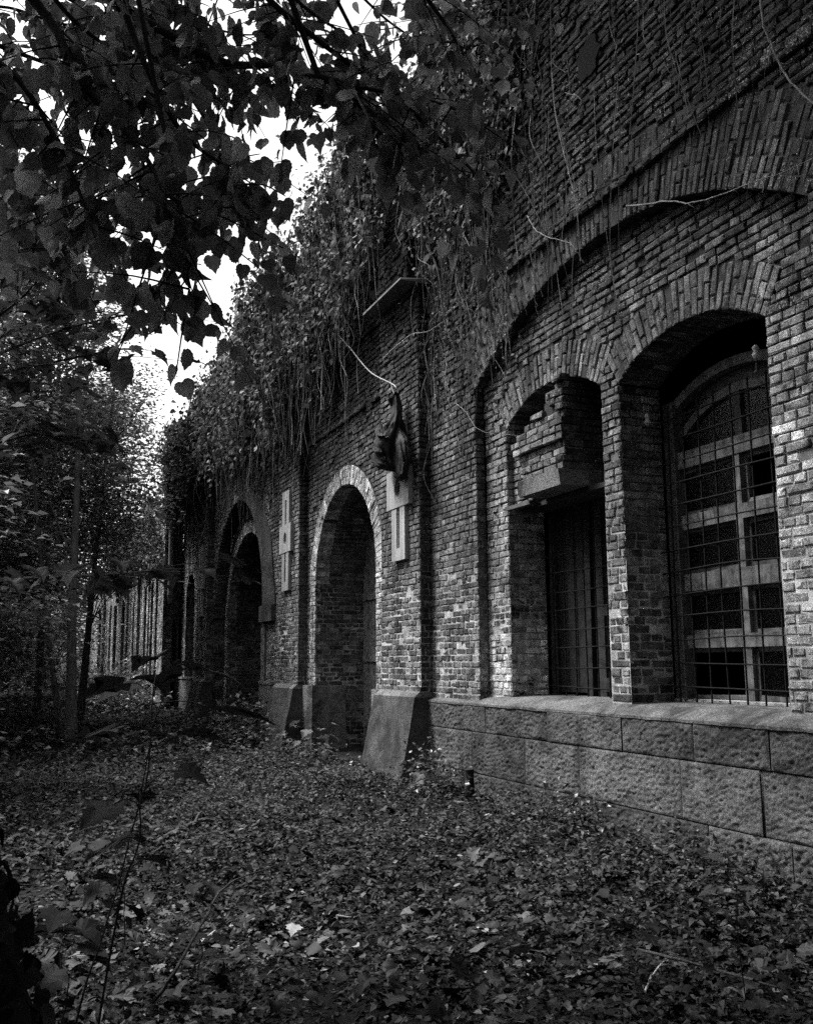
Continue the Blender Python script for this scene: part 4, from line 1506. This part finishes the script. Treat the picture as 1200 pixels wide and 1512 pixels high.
# shrubs along the wall foot and in the clearing
def shrub(label, c, rad, ncl, per, size, tone, name='shrub', flat=.5, group=None, cat='shrub'):
    c = A(c, float)
    c[2] = ground_z(c[0], c[1])
    t = thing(name, label, cat, c, group)
    g, gl = Geo(), Geo()
    d = unit(rng.normal(0, 1, (ncl, 3))) * rng.random((ncl, 1)) ** .4 * A(rad)
    cl = c + d * [1, 1, .9] + A([0, 0, rad[2] * .85])
    cl[:, 2] = np.maximum(cl[:, 2], c[2] + .05)
    for q in cl[:max(5, ncl // 4)]:
        tube(g, curve([c + rng.normal(0, .05, 3) * [1, 1, 0] - [0, 0, .04], (c + q) / 2 + rng.normal(0, .05, 3), q], 8), np.linspace(.012, .003, 8), 5, .06)
    foliage(gl, cl, per, np.full(3, np.mean(rad) * .28), size, tone, 'small', flat)
    g.build('stems', M['bark'], t)
    gl.build('foliage', M['leaf'], t)
    return t


shrub('dark low bush tucked behind the battered pilaster foot', (4.75, 10.9, 0), (.35, .55, .22), 16, 26, (.05, .09), .07)
shrub('small bush against the middle of the stone plinth', (4.95, 8.2, 0), (.22, .6, .14), 14, 22, (.05, .08), .05)
shrub('bush of large leaves in front of the second doorway', (4.6, 19.6, 0), (.6, 1.0, .4), 26, 30, (.08, .13), .09)
shrub('tall undergrowth bush in front of the ruined wing', (3.4, 33, 0), (1.0, 3.0, .45), 60, 40, (.10, .18), .12)
shrub('pale bush lit by the sky at the end of the clearing', (1.2, 46, 0), (1.8, 4.0, .8), 70, 45, (.14, .24), .2)
shrub('bush at the foot of the slender pale trunk', (.2, 23.8, 0), (1.0, 1.0, .4), 40, 36, (.08, .14), .08)
shrub('dark bush beside the big foreground trunk', (-1.2, 9.5, 0), (.9, 1.2, .5), 40, 40, (.07, .12), .05)
shrub('spreading bush on the woodland edge behind the leaning sapling', (-1.6, 27, 0), (1.8, 2.2, .8), 60, 40, (.10, .17), .08)
shrub('black leafy bush at the picture edge left of the pale trunk', (-1.1, 13.6, 0), (.9, 1.2, .75), 60, 46, (.06, .11), .035)
shrub('low dark bush between the big trunk and the saplings', (-.55, 11.6, 0), (.7, .9, .4), 40, 44, (.05, .10), .035)
shrub('dark undergrowth bush along the woodland edge', (-2.6, 17, 0), (1.4, 2.2, .8), 60, 40, (.09, .15), .06)

# dense wood behind everything
g = Geo()
cl = np.stack([rng.uniform(-40, 9, 2400), rng.uniform(62, 92, 2400), rng.uniform(.5, 19, 2400)], 1)
cl = np.concatenate([cl, np.stack([rng.uniform(-24, -9.5, 1500), rng.uniform(-12, 66, 1500), rng.uniform(.3, 15, 1500)], 1)])
foliage(g, cl, 45, A([1.1, 1.1, .7]), (.25, .5), .07, 'small', .6)
tag(g.build('far_woodland', M['leaf']), kind='stuff')
g = Geo()                                  # unseen wood behind the photographer, added to block low sky light
cl = np.stack([rng.uniform(-12, 9, 900), rng.uniform(-14, -5, 900), rng.uniform(.3, 15, 900)], 1)
cl = cl[(cl[:, 0] < 4) | (cl[:, 1] < -7)]
foliage(g, cl, 40, A([1.0, 1.0, .7]), (.25, .5), .06, 'small', .6)
tag(g.build('woodland', M['leaf']), kind='stuff')

# ================================================================= IVY, VINES
def ivy(label, spots, per_, size, tone, hang=0, off=(.03, .25), x=X0, name='ivy', spread=.28, hang_len=(.5, 2.6), kind='small'):
    per = int(per_ * .62)
    spots = A(spots, float)
    c = spots.mean(0)
    t = thing(name, label, 'climbing plant', (x, c[0], c[1]))
    g, gl = Geo(), Geo()
    pos = np.stack([x - rng.uniform(*off, len(spots)), spots[:, 0], spots[:, 1]], 1)
    n = len(pos) * per
    d = rng.normal(0, 1, (n, 3)) * [.10, spread, spread]
    p = np.repeat(pos, per, 0) + d
    p[:, 0] = np.minimum(p[:, 0], x - .02)
    ct = np.repeat(np.clip(rng.lognormal(-.35, .55, len(pos)), .25, 2.0), per)
    ax = rng.normal(0, .5, (n, 3)) + [-.3, 0, -.8]
    nm = rng.normal(0, .45, (n, 3)) + [-.8, 0, .55]
    leaves(gl, p, ax, nm, rng.uniform(*size, n), kind, np.clip(tone * 1.15 * ct * rng.lognormal(0, .5, n), .012, .3))
    for k in range(hang):
        s = pos[rng.integers(len(pos))] + rng.normal(0, 1, 3) * [.04, .3, .2]
        L = rng.uniform(*hang_len)
        e = s + A([rng.normal(0, .06), rng.normal(0, .22), -L])
        P = curve([s, s + (e - s) * .35 + rng.normal(0, .07, 3), s + (e - s) * .7 + rng.normal(0, .06, 3), e], 14)
        P[:, 0] = np.minimum(P[:, 0], x - .02)
        tube(g, P, rng.uniform(.002, .006), 4, rng.uniform(.06, .22))
    m2 = len(pos) * int(per * .5)  # darker inner leaves paint deep shadow into the ivy
    p2 = np.repeat(pos, int(per * .5), 0) + rng.normal(0, 1, (m2, 3)) * [.05, spread * 1.1, spread * 1.1]
    p2[:, 0] = np.minimum(p2[:, 0] + .12, x - .02)
    leaves(gl, p2, rng.normal(0, .5, (m2, 3)) + [-.2, 0, -.8], rng.normal(0, .5, (m2, 3)) + [-.8, 0, .3], rng.uniform(size[0] * .9, size[1] * 1.25, m2), 'linden', .022 * rng.lognormal(0, .4, m2))
    for k in range(max(3, len(pos) // 9)):     # woody stems gripping the wall
        s = pos[rng.integers(len(pos))]
        e = s + A([0, rng.normal(0, .6), -rng.uniform(.8, 2.4)])
        P = curve([s, s + (e - s) * .4 + rng.normal(0, .12, 3) * [.2, 1, 1], s + (e - s) * .75 + rng.normal(0, .1, 3) * [.2, 1, 1], e], 16)
        P[:, 0] = np.minimum(P[:, 0], x - .015)
        tube(g, P, np.linspace(rng.uniform(.008, .02), .003, 16), 6, .05, rough=.2)
    if g.n == 0:
        tube(g, curve([pos[0], pos[len(pos) // 2], pos[-1]], 12), .008, 4, .06)
    g.build('stems', M['bark'], t)
    gl.build('leaves', M['matte'], t)
    return t


def spots(n, y0, y1, z0, z1, slope=0, pw=1.0):
    y = rng.uniform(y0, y1, n)
    z = z1 - (z1 - z0) * rng.random(n) ** pw + slope * (y - y0)
    return np.stack([y, z], 1)


ivy('leafy ivy curtain over the wall beside the big niche arch', spots(150, 9.3, 11.9, 7.2, 10.0), 30, (.07, .12), .08, 110, name='ivy_curtain')
ivy('thin web of bare creepers over the brickwork left of the big niche', spots(70, 9.6, 12.2, 5.2, 7.4), 18, (.035, .06), .07, 110, name='creeper', off=(.02, .08), spread=.25, hang_len=(.5, 1.6))
ivy('shaggy ivy hanging over the coping of the nearest pilaster', np.concatenate([spots(120, 12.6, 16.2, 7.5, 9.8), spots(25, 14.0, 16.4, 6.7, 7.6)]), 30, (.07, .13), .09, 150, x=XP - .05, name='ivy_curtain', off=(.05, .5))
ivy('thick ivy mass hanging between the two doorways', np.concatenate([spots(190, 15.8, 20.6, 7.0, 9.5), spots(50, 17.4, 20.6, 6.2, 7.2)]), 32, (.08, .14), .09, 150, x=XP - .05, name='ivy_curtain', off=(.05, .7))
ivy('bushy ivy spilling over the wall above the second doorway', np.concatenate([spots(190, 20.4, 27, 7.0, 9.2), spots(24, 21, 24.5, 6.4, 7.1)]), 36, (.09, .15), .11, 60, x=XP - .05, name='ivy_curtain', off=(.05, .45))
ivy('ivy covering the wall top next to the far wing', spots(140, 27, 31.6, 6.2, 8.8), 36, (.10, .17), .12, 30, x=XP - .05, name='ivy_curtain', off=(.05, .7))
ivy('pale creeper trailing over the ruined wing', spots(110, 32, 46, 5.0, 7.2), 36, (.12, .2), .15, 10, x=XW - .02, name='creeper', off=(.05, .5))

ivy('dry leafless creeper strands on the upper wall over the big niche', spots(40, 4.6, 9.2, 6.6, 9.8), 6, (.03, .06), .05, 95, name='creeper', off=(.02, .08), spread=.25, hang_len=(.5, 2.4))

# bushes growing on top of the fort
for lb, y0, y1, xx, zt in (('bush growing on the fort roof above the nearest pilaster', 12.5, 16, 5.9, 10.0), ('big bush growing on the fort roof above the doorways', 17, 22.5, 6.7, 9.9),
                           ('bright bush on the fort roof above the second doorway', 23, 29, 6.6, 9.8), ('overgrown bush on the fort roof above the big niche', 8, 11.6, 5.8, 10.6)):
    t = thing('roof_bush', lb, 'shrub', (xx, (y0 + y1) / 2, TOP))
    g, gl = Geo(), Geo()
    n = int((y1 - y0) * 22)
    cl = np.stack([rng.uniform(xx - .9, xx + 1.0, n), rng.uniform(y0, y1, n), TOP + (zt - TOP) * rng.random(n) ** 1.2], 1)
    for q in cl[:14]:
        b = A([xx + rng.normal(0, .05), (y0 + y1) / 2 + rng.normal(0, .06), TOP - .05])
        tube(g, curve([b, (b + q) / 2 + rng.normal(0, .1, 3), q + [0, 0, rng.uniform(0, .5)]], 10), np.linspace(.018, .003, 10), 5, .07)
    foliage(gl, cl, 42, A([.3, .35, .25]), (.07, .13), .085, 'small', .5)
    g.build('stems', M['bark'], t)
    gl.build('foliage', M['bright'], t)


def bare_vine(label, pts, r0, r1, tone, name='bare_vine', n=40):
    pts = A(pts, float)
    g = Geo()
    P = curve(pts, n)
    P = P + np.cumsum(rng.normal(0, .0035, P.shape), 0)
    tube(g, P, np.linspace(r0, r1 * .6, n), 7, tone * .62, rough=.3)
    for k in range(5):
        q = P[rng.integers(6, n - 2)]
        e = q + rng.normal(0, .07, 3) * [.5, 1, 1] + [0, 0, -.05]
        tube(g, curve([q, (q + e) / 2 + rng.normal(0, .012, 3), e], 7), np.linspace(r1 * .7, .001, 7), 5, tone * .6)
    t = g.build(name, M['bark'], None, smooth=True, loc=tuple(pts[0]))
    return tag(t, label, 'vine')


bare_vine('thick bare vine swinging down at the upper corner of the wall', [on_x(1118, -40, 4.9), on_x(1130, 35, 4.92), on_x(1152, 100, 4.95), on_x(1200, 152, 5.0), on_x(1260, 185, 5.1)], .011, .008, .30)
bare_vine('long bare root looping across the big niche arch', [on_x(925, 305, 5.16), on_x(985, 300, 5.12), on_x(1015, 302, 5.1), on_x(1060, 290, 5.14), on_x(1130, 262, 5.16), on_x(1210, 228, 5.17)], .008, .006, .26)
bare_vine('pale arching tendril in front of the niche shoulder', [on_x(778, 318, 5.1), on_x(790, 338, 5.0), on_x(815, 350, 4.95), on_x(845, 360, 4.95), on_x(862, 388, 5.0)], .006, .003, .32)
bare_vine('pale root draped over the nearest pilaster under its coping', [on_x(566, 530, 5.02), on_x(580, 518, 5.0), on_x(596, 505, 4.98), on_x(610, 495, 4.97), on_x(632, 491, 5.0), on_x(655, 478, 5.12)], .012, .006, .34)
bare_vine('thin tendril crossing the corner of the big niche', [on_x(672, 595, 5.18), on_x(684, 606, 5.12), on_x(700, 630, 5.1), on_x(718, 637, 5.15), on_x(760, 642, 5.28)], .005, .003, .3)
bare_vine('long straight tendril hanging down the brickwork above the niche', [on_x(900, -20, 5.12), on_x(910, 120, 5.14), on_x(914, 220, 5.15), on_x(912, 340, 5.12), on_x(925, 430, 5.14)], .004, .003, .09)
bare_vine('tendril hanging in front of the broken brick hood', [on_x(787, 400, 5.15), on_x(790, 440, 5.12), on_x(796, 490, 5.15)], .004, .002, .2)
bare_vine('creeper stem climbing the brickwork beside the niche jamb', [on_x(690, 590, 5.19), on_x(692, 680, 5.18), on_x(690, 750, 5.17), on_x(694, 820, 5.18)], .005, .004, .06)

# ================================================================= HANGING BUNDLE AND ROPE
bp = on_x(583, 582, 4.88)
bun = thing('hanging_bundle', 'dark knotted cloth bundle hanging on a cord in front of the nearest pilaster', 'bundle', bp)
g = Geo()


def lump(path, rads, flat=.75, seed=0, folds=.34):
    P = curve(path, 34)
    P = P + (fbm(np.stack([np.arange(34) * .2, 0 * np.arange(34) + seed, 0 * np.arange(34)], 1), 2, seed)[:, None] - .5) * A([.04, .10, 0])
    rr = np.interp(np.linspace(0, len(rads) - 1, 34), np.arange(len(rads)), rads)
    n = 44
    a = np.arange(n) / n * 2 * np.pi
    k = np.arange(34)
    pleat = np.abs(fbm(np.stack([np.cos(a)[None] * 4.5 + .02 * k[:, None], np.sin(a)[None] * 4.5 + 0 * k[:, None], k[:, None] * .07 + 0 * a[None]], -1).reshape(-1, 3) + seed * 3, 3, seed + 3).reshape(34, n) - .5) * 2
    fold = 1 + .8 * (pleat - .22) + .5 * folds * (fbm(np.stack([np.cos(a)[None] * 3.4 + 0 * k[:, None], np.sin(a)[None] * 3.4 + 0 * k[:, None], k[:, None] * .13 + 0 * a[None]], -1).reshape(-1, 3) + seed, 4, seed).reshape(34, n) - .5) * 4
    v = np.stack([P[:, None, 0] + np.cos(a)[None] * rr[:, None] * fold * flat, P[:, None, 1] + np.sin(a)[None] * rr[:, None] * fold, P[:, None, 2] + (fold - 1) * .05], -1)
    i = np.arange(33)[:, None] * n + np.arange(n)[None]
    j = np.arange(33)[:, None] * n + (np.arange(n)[None] + 1) % n
    g.add(v.reshape(-1, 3), np.stack([i, j, j + n, i + n], -1).reshape(-1, 4), .012)
    g.add(v[0], [list(range(n))], .012)
    g.add(v[-1], [list(range(n))[::-1]], .012)


lump([bp + [0, -.06, .0], bp + [0, .06, -.05], bp + [0, .10, -.13]], [.03, .11, .03], .8, 2)
lump([bp + [0, -.02, -.02], bp + [.02, -.03, -.2], bp + [0, .0, -.40], bp + [-.02, .08, -.6], bp + [-.03, .12, -.85], bp + [-.02, .05, -1.02], bp + [0, .0, -1.08]], [.05, .07, .12, .24, .27, .22, .08], .75, 5)
lump([bp + [0, -.03, -.5], bp + [0, -.16, -.72], bp + [.01, -.22, -.95], bp + [.01, -.20, -1.18], bp + [.01, -.2, -1.24]], [.10, .18, .19, .15, .10], .4, 9)
lump([bp + [-.04, .12, -.86], bp + [-.05, .28, -.98], bp + [-.04, .38, -.9], bp + [-.03, .40, -.76]], [.16, .16, .11, .04], .7, 14)
lump([bp + [-.16, .13, -.42], bp + [-.2, .10, -.52], bp + [-.22, -.02, -.62], bp + [-.18, -.12, -.66]], [.04, .08, .07, .03], .6, 21)
lump([bp + [-.2, .16, -.62], bp + [-.25, .08, -.76], bp + [-.25, -.04, -.88], bp + [-.2, -.1, -1.0]], [.04, .07, .07, .03], .6, 33)
g.build('cloth', M['cloth'], bun, smooth=True)
g = Geo()
for s in (0, 1):
    P = curve([bp + [-.17, .06 + .05 * s, -.4], bp + [-.20, .05 + .09 * s, -.65], bp + [-.21, .02 + .12 * s, -.9]], 12)
    tube(g, P, .012, 5, .1)
g.build('strap', M['cloth'], bun, smooth=True)
e = on_x(496, 488, 5.0)
P = curve([bp + [0, 0, .0], bp + [0, .02, .13], bp + (e - bp) * .35 + [-.02, 0, -.05], bp + (e - bp) * .7 + [-.02, 0, -.02], e, e + [.1, .25, .35]], 40)
g = Geo()
tube(g, P, .009, 6, .30)
lp = curve([bp + [0, .0, -.02], bp + [0, .10, .10], bp + [0, .16, .24], bp + [0, .13, .30]], 16)
tube(g, lp, .007, 6, .30)
r_ = g.build('cord', M['cloth'], None, smooth=True, loc=tuple(bp))
tag(r_, 'pale cord running up from the cloth bundle to the ivy', 'cord')

# ================================================================= SMALL THINGS ON THE GROUND
def stick(label, px, r0, r1, tone, name='fallen_branch', lift=.04):
    pts = []
    for (x, y, h) in px:
        r = ray(x, y)
        p = CAM + r * ((h - EYE) / r[2])
        pts.append([p[0], p[1], float(ground_z(p[0], p[1])) + h + lift])
    g = Geo()
    P = curve(pts, 30)
    P += np.cumsum(rng.normal(0, .003, P.shape), 0) * [1, 1, .4]
    tube(g, P, np.linspace(r0, r1, 30), 8, tone, rough=.25)
    if r0 > .01:
        s = P[18]
        tube(g, curve([s, s + [.05, .10, .06], s + [.12, .22, .07]], 8), np.linspace(r0 * .6, .002, 8), 6, tone, rough=.2)
    o = g.build(name, M['bark'], None, smooth=True, loc=tuple(pts[0]))
    tag(o, label, 'branch')


stick('crooked bare branch lying on the leaves near the seedlings', [(228, 1252, 0), (250, 1236, .04), (275, 1226, .07), (300, 1216, .06), (318, 1218, .03)], .028, .016, .09)
stick('thin pale curved twig lying on the leaves near the plinth', [(952, 1494, 0), (962, 1465, .02), (974, 1443, .03), (978, 1428, .02)], .006, .004, .35, 'twig')
stick('long dark twig lying on the leaves in front of the plinth', [(942, 1410, .02), (990, 1432, .04), (1060, 1450, .02), (1130, 1468, .02), (1190, 1480, 0)], .008, .005, .06, 'twig')
stick('long dark twig reaching out of the leaves at the picture bottom', [(225, 1505, 0), (262, 1455, .15), (300, 1395, .22), (335, 1325, .26), (400, 1290, .15)], .009, .004, .05, 'twig')
stick('pale straight twig half buried in leaves at mid ground', [(478, 1358, 0), (500, 1362, .02), (540, 1368, .01)], .008, .004, .22, 'twig')

sp = on_x(692, 1155, 4.98)
g = Geo()
zz = np.linspace(-.15, .30, 12)
gz = float(ground_z(4.98, sp[1]))
tube(g, np.stack([np.full(12, 4.98) + .01 * np.sin(zz * 9), np.full(12, sp[1]), zz + gz], 1), .055 + .006 * np.sin(zz * 22), 12, .025, rough=.12)
tag(g.build('rotten_post', M['bark'], None, smooth=True, loc=(4.98, float(sp[1]), gz)), 'short dark rotten post standing at the foot of the stone plinth', 'post')

# ================================================================= LIGHT, SKY, CAMERA
SUN_EL, SUN_AZ = 58, -48                   # azimuth from +Y towards +X
wd = bpy.data.worlds.new('World')
SC.world = wd
wd.use_nodes = True
nt = wd.node_tree
nt.nodes.clear()
out = nt.nodes.new('ShaderNodeOutputWorld')
bg = nt.nodes.new('ShaderNodeBackground')
sky = nt.nodes.new('ShaderNodeTexSky')
sky.sky_type = 'NISHITA'
sky.sun_disc = False
sky.sun_elevation = math.radians(SUN_EL)
sky.sun_rotation = math.radians(SUN_AZ)
sky.dust_density = 4
bw = nt.nodes.new('ShaderNodeRGBToBW')     # black-and-white film
nt.links.new(sky.outputs[0], bw.inputs[0])
nt.links.new(bw.outputs[0], bg.inputs['Color'])
bg.inputs['Strength'].default_value = .15
nt.links.new(bg.outputs[0], out.inputs['Surface'])

sun = bpy.data.lights.new('sun', 'SUN')
sun.energy = 2.5
sun.angle = math.radians(14)
so = bpy.data.objects.new('sun', sun)
COL.objects.link(so)
el, az = math.radians(SUN_EL), math.radians(SUN_AZ)
d = A([math.sin(az) * math.cos(el), math.cos(az) * math.cos(el), math.sin(el)])
from mathutils import Vector
so.rotation_euler = Vector(d).to_track_quat('Z', 'Y').to_euler()

cam = bpy.data.cameras.new('camera')
cam.sensor_fit = 'VERTICAL'
cam.lens = 36
cam.sensor_height = 36 * 1512 / F
cam.clip_end = 1000
cam.clip_start = .05
co = bpy.data.objects.new('camera', cam)
COL.objects.link(co)
mw = Matrix([[*R[:, 0], CAM[0]], [*R[:, 1], CAM[1]], [*R[:, 2], CAM[2]], [0, 0, 0, 1]])
co.matrix_world = mw
SC.camera = co
SC.view_settings.view_transform = 'Standard'
SC.view_settings.look = 'None'
SC.view_settings.exposure = 1.5
SC.cycles.use_denoising = False
SC.cycles.max_bounces = 6
SC.cycles.transparent_max_bounces = 8
